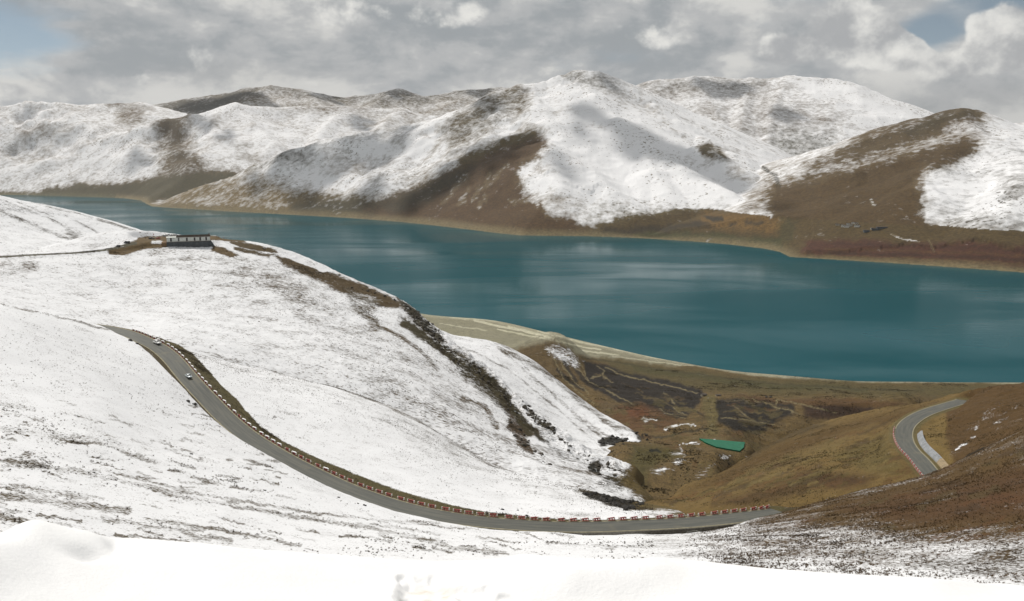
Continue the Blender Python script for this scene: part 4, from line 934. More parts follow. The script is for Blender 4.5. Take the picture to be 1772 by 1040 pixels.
# right mountain
on(RI, [(1290, 362), (1370, 308), (1445, 262), (1515, 224), (1600, 188), (1675, 178), (1700, 205), (1690, 226), (1610, 242), (1550, 262), (1480, 290), (1400, 322), (1350, 355)], 10, snow=0.17, col=(0.125, 0.086, 0.050))
on(RI, [(1560, 225), (1640, 190), (1680, 188), (1700, 210), (1640, 215), (1590, 235)], 6, snow=0.10, col=(0.085, 0.065, 0.040), k=0.8)
on(RI, [(1400, 300), (1500, 272), (1560, 258), (1600, 250), (1590, 262), (1500, 288), (1440, 305)], 4, snow=0.56, k=0.75)
on(RI, [(1650, 212), (1685, 208), (1715, 228), (1730, 242), (1680, 242), (1640, 232)], 6, snow=0.46, col=PINK)
on(RI, [(1340, 320), (1420, 312), (1500, 285), (1590, 258), (1670, 245), (1690, 250), (1660, 270), (1600, 285), (1580, 310), (1600, 345), (1590, 375), (1640, 410), (1500, 440), (1350, 430), (1330, 360)], 7, snow=0.05, col=(0.112, 0.070, 0.034))
on(RI, [(1610, 280), (1680, 272), (1772, 240), (2100, 240), (2100, 440), (1772, 410), (1680, 400), (1600, 380), (1600, 330)], 10, snow=0.78, col=(0.10, 0.082, 0.062))
on(RI, [(1600, 262), (1690, 246), (1700, 255), (1640, 285), (1600, 285)], 7, snow=0.12, col=(0.11, 0.07, 0.036))
on(RI, [(1730, 305), (1790, 290), (1790, 350), (1740, 345)], 9, snow=0.5)
on(RI, [(1610, 360), (1700, 370), (1800, 385), (1800, 420), (1640, 405)], 9, snow=0.52)
# ground at the foot: fan, pastures, red fields
PL = is_plain | (Z < 120)
on(PL, [(1020, 395), (1110, 372), (1260, 362), (1345, 350), (1380, 340), (1420, 330), (1600, 340), (1640, 380), (1800, 400), (2100, 420), (2100, 540), (1366, 460), (1250, 430), (1020, 415)], 5, snow=0.03, col=(0.112, 0.076, 0.036))
on(PL, [(1210, 372), (1330, 366), (1360, 372), (1350, 400), (1250, 398), (1190, 395)], 6, snow=0.0, col=(0.195, 0.115, 0.045))
on(PL, [(1345, 345), (1372, 360), (1375, 420), (1350, 435), (1300, 425), (1345, 405), (1350, 380)], 6, snow=0.0, col=(0.075, 0.070, 0.035), k=0.6)
on(PL, [(1020, 404), (1150, 402), (1350, 412), (1360, 440), (1300, 430), (1180, 419), (1020, 414)], 4, snow=0.0, col=(0.075, 0.072, 0.034))
on(PL, [(1040, 395), (1200, 388), (1240, 393), (1180, 400), (1040, 405)], 4, snow=0.02, col=(0.055, 0.042, 0.028))
on(PL, [(1210, 376), (1245, 374), (1245, 382), (1215, 383)], 2, snow=0.02, col=(0.05, 0.04, 0.03)); on(PL, [(1255, 388), (1270, 386), (1270, 392), (1256, 393)], 2, col=(0.04, 0.035, 0.03)); on(PL, [(1290, 382), (1315, 385), (1312, 389), (1292, 387)], 2, col=(0.04, 0.035, 0.03))
on(PL, [(1395, 418), (1500, 415), (1620, 420), (1800, 425), (2100, 440), (2100, 520), (1772, 465), (1600, 452), (1450, 444), (1390, 440)], 5, snow=0.0, col=(0.098, 0.040, 0.028))
for yy, c_ in [(424, (0.07, 0.03, 0.022)), (433, (0.12, 0.06, 0.03)), (440, (0.06, 0.03, 0.022)), (447, (0.13, 0.08, 0.04))]:
    P.put(P.line([(1430, yy - 2), (1560, yy), (1700, yy + 6), (1900, yy + 14)], 2.5) * PL, None, c_, 0.8)
P.stroke([(1606, 415), (1612, 425), (1616, 435)], 1.4, col=(0.25, 0.2, 0.13), k=0.8, warp=0.1)
P.stroke([(1540, 404), (1560, 411), (1590, 418)], 1.8, snow=0.6, col=(0.25, 0.2, 0.15), k=0.7)
P.stroke([(1505, 345), (1512, 355)], 3, snow=0.5, col=(0.2, 0.17, 0.13), k=0.6); P.stroke([(1555, 360), (1570, 375)], 3, snow=0.5, k=0.5)
# beach
shd = dsh / RRR * 430 / RRR * F                              # how far the beach reaches in photo pixels, roughly
beach = (1 - sstep(dsh, 12, 70)) * (dsh > -60) 
P.put(beach * (px_ > 200), snow=0.0, col=(0.26, 0.21, 0.145), k=0.9)
P.put(beach * (px_ <= 200), snow=0.0, col=(0.16, 0.15, 0.10), k=0.8)
ztop = Z
keep_all = np.ones((X.shape[0] - 1, X.shape[1] - 1), bool)
zz = np.maximum.reduce([Z[:-1, :-1], Z[1:, :-1], Z[:-1, 1:], Z[1:, 1:]])
idq = mid[:-1, :-1]; plq = is_plain[:-1, :-1]
attrs = {'snow': np.clip(P.snow, 0, 1), 'col': np.clip(P.col, 0, 1)}
labels = {'mountain_far': 'low dark snow-dusted range on the skyline beyond the lake', 'mountain_left': 'pale snowy mountain on the left skyline', 'mountain_mid': 'snowy mountain with a brown gully left of the central peak',
          'mountain_central': 'highest snow mountain above the lake with a bare brown face', 'mountain_back': 'broad half-melted snow mountain behind and right of the central peak', 'mountain_right': 'brown mountain with a patchy snow shoulder at the right'}
for i, nm in enumerate(names):
    kmask = (idq == i) & (~plq) & (zz > -1)
    grid_mesh("mountain", X, Y, Z, attrs, m_far, keep=kmask, label=labels[nm])
grid_mesh("lakeshore_land", X, Y, Z, attrs, m_far, keep=plq & (zz > -25))
FARG = (X, Y, Z)

# ------------------------------------------------------------------ water
def water_material(name, base, rough, bump, scale, streak=True):
    m = bpy.data.materials.new(name); m.use_nodes = True
    nt = m.node_tree; b = nt.nodes['Principled BSDF']
    g = nt.nodes.new('ShaderNodeNewGeometry'); pos = g.outputs['Position']
    mp = nt.nodes.new('ShaderNodeMapping'); mp.inputs['Rotation'].default_value = (0, 0, R(8)); mp.inputs['Scale'].default_value = (0.35, 1.0, 1.0)
    nt.links.new(pos, mp.inputs['Vector'])
    big = noise_n(nt, mp.outputs[0], scale * 0.028, 5, 0.55, 0.6)
    fine = noise_n(nt, mp.outputs[0], scale, 4, 0.7)
    med = noise_n(nt, mp.outputs[0], scale * 0.16, 4, 0.6)
    d = tuple(c * 0.85 for c in base); l = tuple(c * 1.12 for c in base)
    nt.links.new(mixc(nt, smooth(nt, big, 0.3, 0.7), d, l), b.inputs['Base Color'])
    nt.links.new(smooth(nt, big, 0.40, 0.62, rough * 1.5, rough * 0.55), b.inputs['Roughness'])
    bp = nt.nodes.new('ShaderNodeBump'); bp.inputs['Distance'].default_value = bump
    nt.links.new(smooth(nt, big, 0.35, 0.65, 1.0, 0.45), bp.inputs['Strength'])
    nt.links.new(math_n(nt, 'ADD', math_n(nt, 'MULTIPLY', fine, 0.6), math_n(nt, 'MULTIPLY', med, 1.6)), bp.inputs['Height'])
    # murky body of the water plus a wind-roughened surface reflection
    df = nt.nodes.new('ShaderNodeBsdfDiffuse'); gl = nt.nodes.new('ShaderNodeBsdfGlossy'); mx = nt.nodes.new('ShaderNodeMixShader'); fr = nt.nodes.new('ShaderNodeFresnel')
    fr.inputs['IOR'].default_value = 1.333
    for s_ in list(b.inputs['Base Color'].links): nt.links.new(s_.from_socket, df.inputs['Color'])
    for s_ in list(b.inputs['Roughness'].links): nt.links.new(s_.from_socket, gl.inputs['Roughness'])
    nt.links.new(bp.outputs[0], gl.inputs['Normal']); nt.links.new(bp.outputs[0], df.inputs['Normal'])
    nt.links.new(math_n(nt, 'MULTIPLY', math_n(nt, 'POWER', fr.outputs[0], 1.6), smooth(nt, big, 0.35, 0.68, 0.40, 1.15)), mx.inputs[0])
    nt.links.new(df.outputs[0], mx.inputs[1]); nt.links.new(gl.outputs[0], mx.inputs[2])
    nt.nodes.remove(b); nt.links.new(mx.outputs[0], nt.nodes['Material Output'].inputs[0])
    return m
m_lake = water_material("lake_water", (0.0002, 0.062, 0.077), 0.11, 0.5, 0.08)
me = bpy.data.meshes.new("lake")
me.from_pydata([(-14000, 300, 0), (14000, 300, 0), (14000, 24000, 0), (-14000, 24000, 0)], [], [(0, 1, 2, 3)])
me.materials.append(m_lake); lake = bpy.data.objects.new("lake", me); COL.objects.link(lake); lake['kind'] = 'structure'
m_pond = plain("pond_water", (0.005, 0.115, 0.055), 0.25, 0.3, 0.15, spec=0.12)
me = bpy.data.meshes.new("pond")
n = len(PO); top = [(p.x, p.y, pond_c.z) for p in PO]; bot = [(p.x, p.y, pond_c.z - 3) for p in PO]
me.from_pydata(top + bot, [], [tuple(range(n))[::-1]] + [(i, (i + 1) % n, n + (i + 1) % n, n + i) for i in range(n)])
me.materials.append(m_pond); pond = bpy.data.objects.new("pond", me); COL.objects.link(pond); pond['kind'] = 'structure'

# ------------------------------------------------------------------ clouds overhead that shade parts of the range
def cloud_over(spots, name="clouds", alt=2700.0):
    """lumps of cloud on the sun's side of each spot (px, py, r, half-width, half-height in photo pixels)"""
    bm = bmesh.new()
    L = TO_SUN
    for (px, py, r, w, h) in spots:
        T = world_at(px, py, r=r)
        n = 14
        for k in range(n):
            a = rng.uniform(0, 2 * math.pi); q = rng.uniform(0, 1) ** 0.6 * 0.85
            T2_ = world_at(px + w * q * math.cos(a), py + h * q * math.sin(a), r=r * (1 + 0.03 * q * math.sin(-a)))
            c_ = T2_ + L * ((alt + rng.uniform(-60, 200) - T2_.z) / L.z)
            rad = max(w, h) * r / F * rng.uniform(0.20, 0.42) * (1.25 - 0.5 * q)
            ret = bmesh.ops.create_icosphere(bm, subdivisions=2, radius=1.0)
            sx = rad * rng.uniform(0.8, 1.2) * (w / max(w, h)) ** 0.5; sy = rad * rng.uniform(0.8, 1.3); sz = rad * rng.uniform(0.4, 0.6)
            sd0 = rng.uniform(0, 100)
            for v in ret['verts']:
                nn = 1 + 0.38 * (math.sin(v.co.x * 4.1 + sd0) * math.sin(v.co.y * 5.3 + sd0 * 2) + 0.5 * math.sin(v.co.z * 9 + v.co.x * 8 + sd0))
                v.co = Vector((v.co.x * sx * nn, v.co.y * sy * nn, v.co.z * sz * nn)) + c_
    me = bpy.data.meshes.new(name); bm.to_mesh(me); bm.free()
    for p in me.polygons: p.use_smooth = True
    me.materials.append(m_cloud)
    o = bpy.data.objects.new(name, me); COL.objects.link(o); o['kind'] = 'stuff'; o['label'] = 'broken grey cloud drifting above the mountains'
    return o
m_cloud = plain("cloud", (0.85, 0.85, 0.86), 1.0, 0.004, 0.05, spec=0.0)
cloud_over([(875, 270, 5650, 70, 34), (815, 298, 5600, 66, 28), (760, 322, 5550, 52, 22), (885, 312, 5400, 48, 36), (720, 342, 5500, 40, 16),
            (1130, 240, 5650, 76, 17), (1185, 262, 5500, 76, 16), (1080, 225, 5850, 40, 8), (1235, 285, 5200, 50, 9), (1010, 330, 5000, 30, 14), (985, 300, 5200, 26, 18),
            (1000, 225, 5800, 22, 8), (850, 195, 6450, 34, 7), (1075, 160, 6600, 26, 10), (1020, 205, 6100, 30, 6),
            (500, 270, 6700, 70, 20), (620, 262, 6550, 50, 16), (675, 290, 6300, 60, 26), (560, 352, 6200, 60, 14), (600, 300, 6400, 40, 16), (660, 358, 5750, 44, 14), (700, 240, 6500, 40, 10), (440, 300, 6700, 24, 8),
            (395, 175, 11700, 80, 18), (330, 180, 12000, 50, 12), (560, 165, 12300, 30, 8), (690, 165, 12300, 26, 8), (830, 158, 12300, 26, 6), (400, 245, 8900, 24, 10), (350, 210, 9400, 26, 6), (620, 205, 9600, 26, 7), (230, 250, 9100, 24, 7),
            (1250, 150, 8300, 50, 6), (1390, 240, 7400, 30, 12), (1370, 395, 4400, 20, 18)])

# ------------------------------------------------------------------ the snow bank at the photographer's feet
edge = [(-500, 940), (-100, 934), (0, 933), (100, 934), (200, 936), (260, 939), (300, 942), (400, 951), (480, 957), (600, 963), (700, 967.5), (780, 968.5), (840, 967), (875, 963.5), (905, 960), (935, 962), (1000, 965.5), (1100, 964), (1150, 962.5), (1200, 966.5), (1280, 974), (1350, 981), (1450, 989), (1600, 999), (1772, 1011), (2400, 1050)]
def er(px): return 3.75 + 0.25 * math.sin(px / 260.0) + 0.15 * math.sin(px / 90.0)
e2 = [(a, b, er(a)) for a, b in edge]
e1 = [(a, b + 13, er(a) - 0.30) for a, b in edge]
cur = [
    [('h', -500, 0.5, -1.62), ('h', 900, 0.5, -1.6), ('h', 2400, 0.5, -1.62)],
    [(-500, 1300, 2.1), (900, 1310, 2.05), (2400, 1330, 2.0)],
    [(-500, 1060, 3.0), (300, 1052, 2.95), (900, 1050, 2.92), (1500, 1062, 2.85), (2400, 1110, 2.7)],
    e1, e2,
    [('h', -500, 4.6, -2.3), ('h', 900, 4.7, -2.4), ('h', 2400, 4.6, -2.5)],
    [('h', -500, 14, -9.6), ('h', 900, 14, -9.6), ('h', 2400, 14, -9.8)],
]
X, Y, Z = loft(-400, 2200, 3.0, cur, [6, 22, 60, 40, 16, 10])
px_, py_ = project(X, Y, Z)
Z += fbm(X, Y, 1.3, 3, 301) * 0.018 + fbm(X, Y, 0.35, 3, 302) * 0.004
def dent(cx, cy, sx, sy, dep, ex=2.0):
    global Z
    u = ((px_ - cx) / sx) ** 2 + ((py_ - cy) / sy) ** 2
    Z = Z - dep * np.exp(-u ** ex)
# shadowed undercut behind the hump, boot prints in the middle
rb = np.hypot(X, Y)
hw_ = fbm(X, Y, 0.25, 3, 303)
Z += 0.058 * np.exp(-(((px_ - 104 + 12 * hw_) / 84.0) ** 4)) * np.exp(-(((rb - 3.78) / 0.26) ** 2)) * (1 - 0.0018 * (px_ - 80))
Z += 0.02 * np.exp(-(((px_ - 70) / 40.0) ** 2)) * np.exp(-(((rb - 3.8) / 0.2) ** 2))
Z -= 0.04 * np.exp(-(((px_ - 150) / 36.0) ** 2) - ((rb - 3.50) / 0.07) ** 2); Z -= 0.022 * np.exp(-(((px_ - 198) / 14.0) ** 2) - ((rb - 3.68) / 0.10) ** 2)
w1 = fbm(X, Y, 0.12, 4, 305)
def hole(cx, cy, sx, sy, dep):
    global Z
    u = np.hypot((px_ - cx) / sx, (py_ - cy) / sy) + w1 * 0.22
    Z = Z - dep * (1 - sstep(u, 0.55, 1.0))
hole(738, 1026, 62, 30, 0.035); hole(700, 1004, 16, 10, 0.022); hole(822, 1032, 46, 20, 0.022); hole(756, 1000, 16, 6, 0.010); hole(850, 1016, 18, 7, 0.012); hole(872, 1036, 22, 12, 0.014); hole(706, 1034, 18, 12, 0.02)
inside = (1 - sstep(np.hypot((px_ - 748) / 66, (py_ - 1030) / 28) + w1 * 0.28, 0.5, 0.95))
Z += inside * fbm(X, Y, 0.07, 3, 307) * 0.006 + (1 - sstep(np.hypot((px_ - 790) / 120, (py_ - 1015) / 34), 0.6, 1.2)) * fbm(X, Y, 0.06, 3, 308) * 0.004
Z += fbm(X, Y, 0.9, 4, 309) * 0.024
m = bpy.data.materials.new("bank_snow"); m.use_nodes = True
nt = m.node_tree; b = nt.nodes['Principled BSDF']
at = nt.nodes.new('ShaderNodeAttribute'); at.attribute_name = 'snow'
g = nt.nodes.new('ShaderNodeNewGeometry')
n1 = noise_n(nt, g.outputs['Position'], 3.0, 6, 0.6); n2 = noise_n(nt, g.outputs['Position'], 60.0, 3, 0.7)
soil = mixc(nt, smooth(nt, noise_n(nt, g.outputs['Position'], 25.0, 4, 0.7), 0.35, 0.65), (0.50, 0.42, 0.30), (0.70, 0.66, 0.58))
snc = mixc(nt, smooth(nt, n1, 0.3, 0.7), (0.775, 0.776, 0.785), (0.815, 0.815, 0.818))
nt.links.new(mixc(nt, at.outputs['Fac'], soil, snc), b.inputs['Base Color'])
b.inputs['Roughness'].default_value = 0.7; b.inputs['Specular IOR Level'].default_value = 0.25
b.inputs['Subsurface Weight'].default_value = 0.0
bp = nt.nodes.new('ShaderNodeBump'); bp.inputs['Strength'].default_value = 0.3; bp.inputs['Distance'].default_value = 0.011
nt.links.new(math_n(nt, 'ADD', n2, math_n(nt, 'MULTIPLY', n1, 3.0)), bp.inputs['Height']); nt.links.new(bp.outputs[0], b.inputs['Normal'])
soilm = inside * sstep(fbm(X, Y, 0.12, 3, 311), -0.25, 0.35)
bank = grid_mesh("snow_bank", X, Y, Z, {'snow': 1 - soilm, 'col': np.ones(X.shape + (3,))}, m)

# ------------------------------------------------------------------ helpers for things
from mathutils.bvhtree import BVHTree
bpy.context.view_layer.update()
dg = bpy.context.evaluated_depsgraph_get()
TREES = {}
def tree_of(o):
    if o.name not in TREES: TREES[o.name] = BVHTree.FromObject(o, dg)
    return TREES[o.name]
def ground_z(x, y, objs):
    best = None
    for o in objs:
        h = tree_of(o).ray_cast(Vector((x, y, 3000)), Vector((0, 0, -1)))
        if h[0] is not None and (best is None or h[0].z > best): best = h[0].z
    return best
def seen_at(px, py, objs):
    """where the sight line of a photo pixel meets the ground"""
    best = None
    d = pix_dir(px, py).normalized(); c = Vector((0, 0, CZ))
    for o in objs:
        h = tree_of(o).ray_cast(c, d)
        if h[0] is not None and (best is None or (h[0] - c).length < (best - c).length): best = h[0]
    return best

def thing(name, label, cat, loc, rotz=0, group=None, kind=None):
    o = bpy.data.objects.new(name, None); COL.objects.link(o)
    o.location = loc; o.rotation_euler = (0, 0, rotz); o.empty_display_size = 0.5
    if label: o['label'] = label
    if cat: o['category'] = cat
    if group: o['group'] = group
    if kind: o['kind'] = kind
    return o
def mesh_of(name, bm, mats, smooth=False):
    me = bpy.data.meshes.new(name); bm.normal_update(); bm.to_mesh(me); bm.free()
    for m_ in (mats if isinstance(mats, (list, tuple)) else [mats]): me.materials.append(m_)
    if smooth:
        for p in me.polygons: p.use_smooth = True
    return me
def part(name, me, parent, loc=(0, 0, 0), label=None):
    o = bpy.data.objects.new(name, me); COL.objects.link(o); o.parent = parent; o.location = loc
    if label: o['label'] = label
    return o
def box(bm, x0, x1, y0, y1, z0, z1, mi=0, bevel=0):
    vs = [bm.verts.new(p) for p in ((x0, y0, z0), (x1, y0, z0), (x1, y1, z0), (x0, y1, z0), (x0, y0, z1), (x1, y0, z1), (x1, y1, z1), (x0, y1, z1))]
    fs = [bm.faces.new([vs[i] for i in f]) for f in ((3, 2, 1, 0), (4, 5, 6, 7), (0, 1, 5, 4), (1, 2, 6, 5), (2, 3, 7, 6), (3, 0, 4, 7))]
    for f in fs: f.material_index = mi
    if bevel:
        bmesh.ops.bevel(bm, geom=list({e for f in fs for e in f.edges}), offset=bevel, segments=2, affect='EDGES')
    return fs
def boxmesh(name, dims, mat, bevel=0):
    bm = bmesh.new(); box(bm, *dims, bevel=bevel); return mesh_of(name, bm, mat)
def cyl(bm, c, axis, r, h, seg=16, mi=0, r2=None):
    ret = bmesh.ops.create_cone(bm, cap_ends=True, segments=seg, radius1=r, radius2=r if r2 is None else r2, depth=h)
    rot = {'x': Matrix.Rotation(math.pi / 2, 4, 'Y'), 'y': Matrix.Rotation(math.pi / 2, 4, 'X'), 'z': Matrix.Identity(4)}[axis]
    bmesh.ops.transform(bm, matrix=Matrix.Translation(c) @ rot, verts=ret['verts'])
    for v in ret['verts']:
        for f in v.link_faces: f.material_index = mi
    return ret['verts']
def copy_thing(root, loc, rotz, label, group=None, skip=()):
    r = root.copy(); COL.objects.link(r); r.location = loc; r.rotation_euler = (0, 0, rotz)
    if label: r['label'] = label
    if group: r['group'] = group
    for ch in list(root.children):
        if ch.name.split('.')[0] in skip: continue
        c = ch.copy(); COL.objects.link(c); c.parent = r
        for g_ in ch.children:
            d = g_.copy(); COL.objects.link(d); d.parent = c
    return r

# ------------------------------------------------------------------ roads
def at_px(P, px):
    q = project(P[:, 0], P[:, 1], P[:, 2])[0]; return int(np.argmin(np.abs(q - px)))
m_asph = bpy.data.materials.new("asphalt"); m_asph.use_nodes = True
nt = m_asph.node_tree; b = nt.nodes['Principled BSDF']
g = nt.nodes.new('ShaderNodeNewGeometry')
uvn = nt.nodes.new('ShaderNodeAttribute'); uvn.attribute_name = 'along'
mp = nt.nodes.new('ShaderNodeMapping'); mp.inputs['Scale'].default_value = (1, 0.06, 1); nt.links.new(uvn.outputs['Vector'], mp.inputs['Vector'])
n1 = noise_n(nt, mp.outputs[0], 0.9, 5, 0.6, 0.2); n2 = noise_n(nt, g.outputs['Position'], 0.12, 5, 0.6); n3 = noise_n(nt, g.outputs['Position'], 9, 4, 0.7)
base = mixc(nt, smooth(nt, n1, 0.3, 0.7), (0.074, 0.077, 0.070), (0.120, 0.119, 0.100))
base = mixc(nt, smooth(nt, n2, 0.55, 0.72, 0, 0.5), base, (0.165, 0.150, 0.105))
base = mixc(nt, 1.0, base, mixc(nt, smooth(nt, n3, 0.3, 0.7), (0.85,) * 3, (1.12,) * 3), 'MULTIPLY')
nt.links.new(base, b.inputs['Base Color']); b.inputs['Roughness'].default_value = 0.75; b.inputs['Specular IOR Level'].default_value = 0.3
m_kerb = plain("pale_road_edge", (0.25, 0.225, 0.15), 0.85, 0.8, 0.25)
m_stone = plain("dark_stone_wall", (0.13, 0.12, 0.10), 0.9, 1.5, 0.4)
m_grey = plain("grey_lining", (0.24, 0.25, 0.26), 0.85, 0.5, 0.25)
m_tanw = plain("tan_lining", (0.27, 0.21, 0.13), 0.85, 0.8, 0.25)
def frames(P):
    T = np.gradient(P[:, :2], axis=0); T /= np.linalg.norm(T, axis=1)[:, None]
    return T, np.stack([T[:, 1], -T[:, 0]], 1)            # right-hand normal
def ribbon(name, P, s, prof, mats, mids, kind='structure', label=None, thingcat=None):
    """prof: [(offset, dz)...] across; mids: material per strip; mats list"""
    T, Nn = frames(P); V = []; A = []
    for i in range(len(P)):
        for o_, dz_ in prof:
            V.append((P[i, 0] + Nn[i, 0] * o_, P[i, 1] + Nn[i, 1] * o_, P[i, 2] + dz_)); A.append((o_, s[i], 0))
    k = len(prof); Fc = []; M = []
    for i in range(len(P) - 1):
        for j in range(k - 1):
            Fc.append((i * k + j, i * k + j + 1, (i + 1) * k + j + 1, (i + 1) * k + j)); M.append(mids[j])
    me = bpy.data.meshes.new(name); me.from_pydata(V, [], Fc)
    for m_ in mats: me.materials.append(m_)
    me.polygons.foreach_set('material_index', M)
    a = me.attributes.new('along', 'FLOAT_VECTOR', 'POINT'); a.data.foreach_set('vector', np.array(A, np.float32).ravel())
    bm = bmesh.new(); bm.from_mesh(me); bmesh.ops.recalc_face_normals(bm, faces=bm.faces); bm.to_mesh(me); bm.free()
    o = bpy.data.objects.new(name, me); COL.objects.link(o); o['kind'] = kind
    if label: o['label'] = label
    return o
PROF = [(-4.35, -0.7), (-4.3, 0.04), (-3.8, 0.05), (-3.75, 0.0), (0, 0.06), (3.75, 0.0), (3.8, 0.04), (4.25, 0.03), (4.3, -0.7)]
ribbon("road", RL, RLs, PROF, [m_asph, m_kerb], [1, 1, 1, 0, 0, 1, 1, 1])
ribbon("road", RR_, RRs, PROF, [m_asph, m_kerb], [1, 1, 1, 0, 0, 1, 1, 1])
kk_ = at_px(RP, 192)
ribbon("road", RP[:kk_], RPs[:kk_], [(o_ * 0.8, z_) for o_, z_ in PROF], [m_asph, m_kerb], [1, 1, 1, 0, 0, 1, 1, 1])
i0, i1 = at_px(RL, 985), at_px(RL, 1310)
w = ribbon("retaining_wall", RL[i0:i1], RLs[i0:i1], [(4.32, -1.9), (4.32, -0.06), (4.72, -0.06), (4.95, -2.6)], [m_stone], [0, 0, 0], kind='thing', label='dark stone wall holding up the near edge of the lower road')
w['category'] = 'retaining wall'
qy = project(RR_[:, 0], RR_[:, 1], RR_[:, 2])[1]
j0, j1, j2 = int(np.argmin(np.abs(qy - 824))), int(np.argmin(np.abs(qy - 798))), int(np.argmin(np.abs(qy[:160] - 748)))
w = thing("retaining_wall", 'pale lined bank wall curving along the inside of the upper bend', 'retaining wall', (0, 0, 0))
LIN = [(5.9, -0.4), (6.1, 0.35), (7.5, 2.1), (8.3, 2.2), (8.5, 0.2)]
a_ = ribbon("lining", RR_[j1 - 1:j2], RRs[j1 - 1:j2], LIN, [m_grey], [0] * 4); a_.parent = w; del a_['kind']; a_['label'] = 'grey concrete lining'
a_ = ribbon("lining", RR_[j0:j1], RRs[j0:j1], LIN, [m_tanw], [0] * 4); a_.parent = w; del a_['kind']; a_['label'] = 'tan earthen lining'

# culvert under the lower road
m_conc = plain("concrete", (0.30, 0.29, 0.26), 0.85, 1.2, 0.2)
m_hollow_shade = plain("hollow_shade_black", (0.02, 0.02, 0.02), 0.95)  # near-black colour stands in for the shade inside the culvert mouth
ic = at_px(RL, 1180); T_, N_ = frames(RL)
ang = math.atan2(T_[ic, 1], T_[ic, 0])
cul = thing("culvert", 'concrete culvert with splayed wing walls under the lower road', 'culvert', (RL[ic, 0] + N_[ic, 0] * 4.9, RL[ic, 1] + N_[ic, 1] * 4.9, RL[ic, 2] - 2.6), ang)
bm = bmesh.new(); box(bm, -1.5, 1.5, -0.35, 0.1, 1.5, 1.85); box(bm, -1.5, -1.0, -0.3, 0.1, -0.5, 1.5); box(bm, 1.0, 1.5, -0.3, 0.1, -0.5, 1.5)
part("portal", mesh_of("portal", bm, m_conc), cul)
part("opening_shade", boxmesh("opening_shade", (-1.0, 1.0, -0.12, 0.05, -0.5, 1.5), m_hollow_shade), cul)  # solid slab painted as the shade in the portal
for s in (-1, 1):
    bm = bmesh.new()
    a0 = [(s * 1.5, -0.2), (s * 5.2, -3.4)]; th_ = 0.35
    vs = []
    for (x_, y_), zt in zip(a0, (1.8, 0.7)):
        for dx in (0, th_): vs += [bm.verts.new((x_ + s * dx, y_, -1.2)), bm.verts.new((x_ + s * dx, y_, zt))]
    for f in ((0, 1, 5, 4), (2, 3, 7, 6), (1, 3, 7, 5), (4, 5, 7, 6), (0, 1, 3, 2)): bm.faces.new([vs[i] for i in f])
    part("wing_wall", mesh_of("wing_wall", bm, m_conc), cul)
part("apron", boxmesh("apron", (-1.8, 1.8, -4.0, -0.3, -0.75, -0.45), m_conc), cul)

# guard blocks
m_red = plain("faded_red_paint", (0.27, 0.070, 0.065), 0.8, 1.6, 0.55)
m_redl = plain("pink_weathered_paint", (0.33, 0.14, 0.11), 0.85, 1.4, 0.5)
m_wht = plain("white_paint", (0.62, 0.60, 0.55), 0.75, 3.0, 0.15)
m_snow = plain("snow_cap", (0.84, 0.84, 0.85), 0.8, 4.0, 0.04)
def guard(loc, rz, snow):
    t = thing("guard_block", None, "guard block", loc, rz)
    bm = bmesh.new(); box(bm, -1.35, 1.35, -0.2, 0.2, 0.68, 0.98, bevel=0.03); part("rail", mesh_of("rail", bm, m_red), t)
    bm = bmesh.new(); box(bm, -1.4, 1.4, -0.24, 0.24, -0.5, 0.22, bevel=0.03); part("plinth", mesh_of("plinth", bm, m_redl), t)
    me_r = boxmesh("pier", (-0.16, 0.16, -0.17, 0.17, 0.22, 0.68), m_red); me_w = boxmesh("pier", (-0.14, 0.14, -0.205, 0.205, 0.22, 0.985), m_wht)
    for x_ in (-0.42, 0.42): part("pier", me_r, t, (x_, 0, 0))
    for x_ in (-1.24, 1.24): part("pier", me_w, t, (x_, 0, 0), 'white end pier')
    if snow:
        bm = bmesh.new(); ret = bmesh.ops.create_grid(bm, x_segments=12, y_segments=4, size=1)
        for v in bm.verts:
            x_, y_ = v.co.x, v.co.y
            v.co = Vector((x_ * 1.34, y_ * 0.24, 0.985 + 0.27 * (1 - x_ ** 6) * (1 - y_ ** 4) * (0.8 + 0.2 * math.sin(x_ * 5)) - (0.02 if abs(x_) < 1 and abs(y_) < 1 else 0.015)))
        part("snow_cap", mesh_of("snow_cap", bm, m_snow, True), t)
    return t
g_snow = guard((0, 0, -50), 0, True); g_bare = guard((0, 0, -60), 0, False)
GL = "red and white guard blocks along the lower road"; GR = "red and white guard blocks along the upper bend"
used = set()
T_, N_ = frames(RL)
ORD = "first second third fourth fifth sixth seventh eighth ninth tenth eleventh twelfth thirteenth fourteenth fifteenth sixteenth seventeenth eighteenth nineteenth".split()
def ordinal(n):
    if n < 20: return ORD[n - 1]
    t_ = "twenty thirty forty fifty sixty seventy eighty ninety".split()[n // 10 - 2]
    if n % 10 == 0: return t_[:-1] + "ieth"
    return t_ + "-" + ORD[n % 10 - 1]
n_sn = n_ba = 0
total = RLs[-1]; nb = int(total / 4.4); cnt = 0
qx = project(RL[:, 0], RL[:, 1], RL[:, 2])[0]
person_px = 843
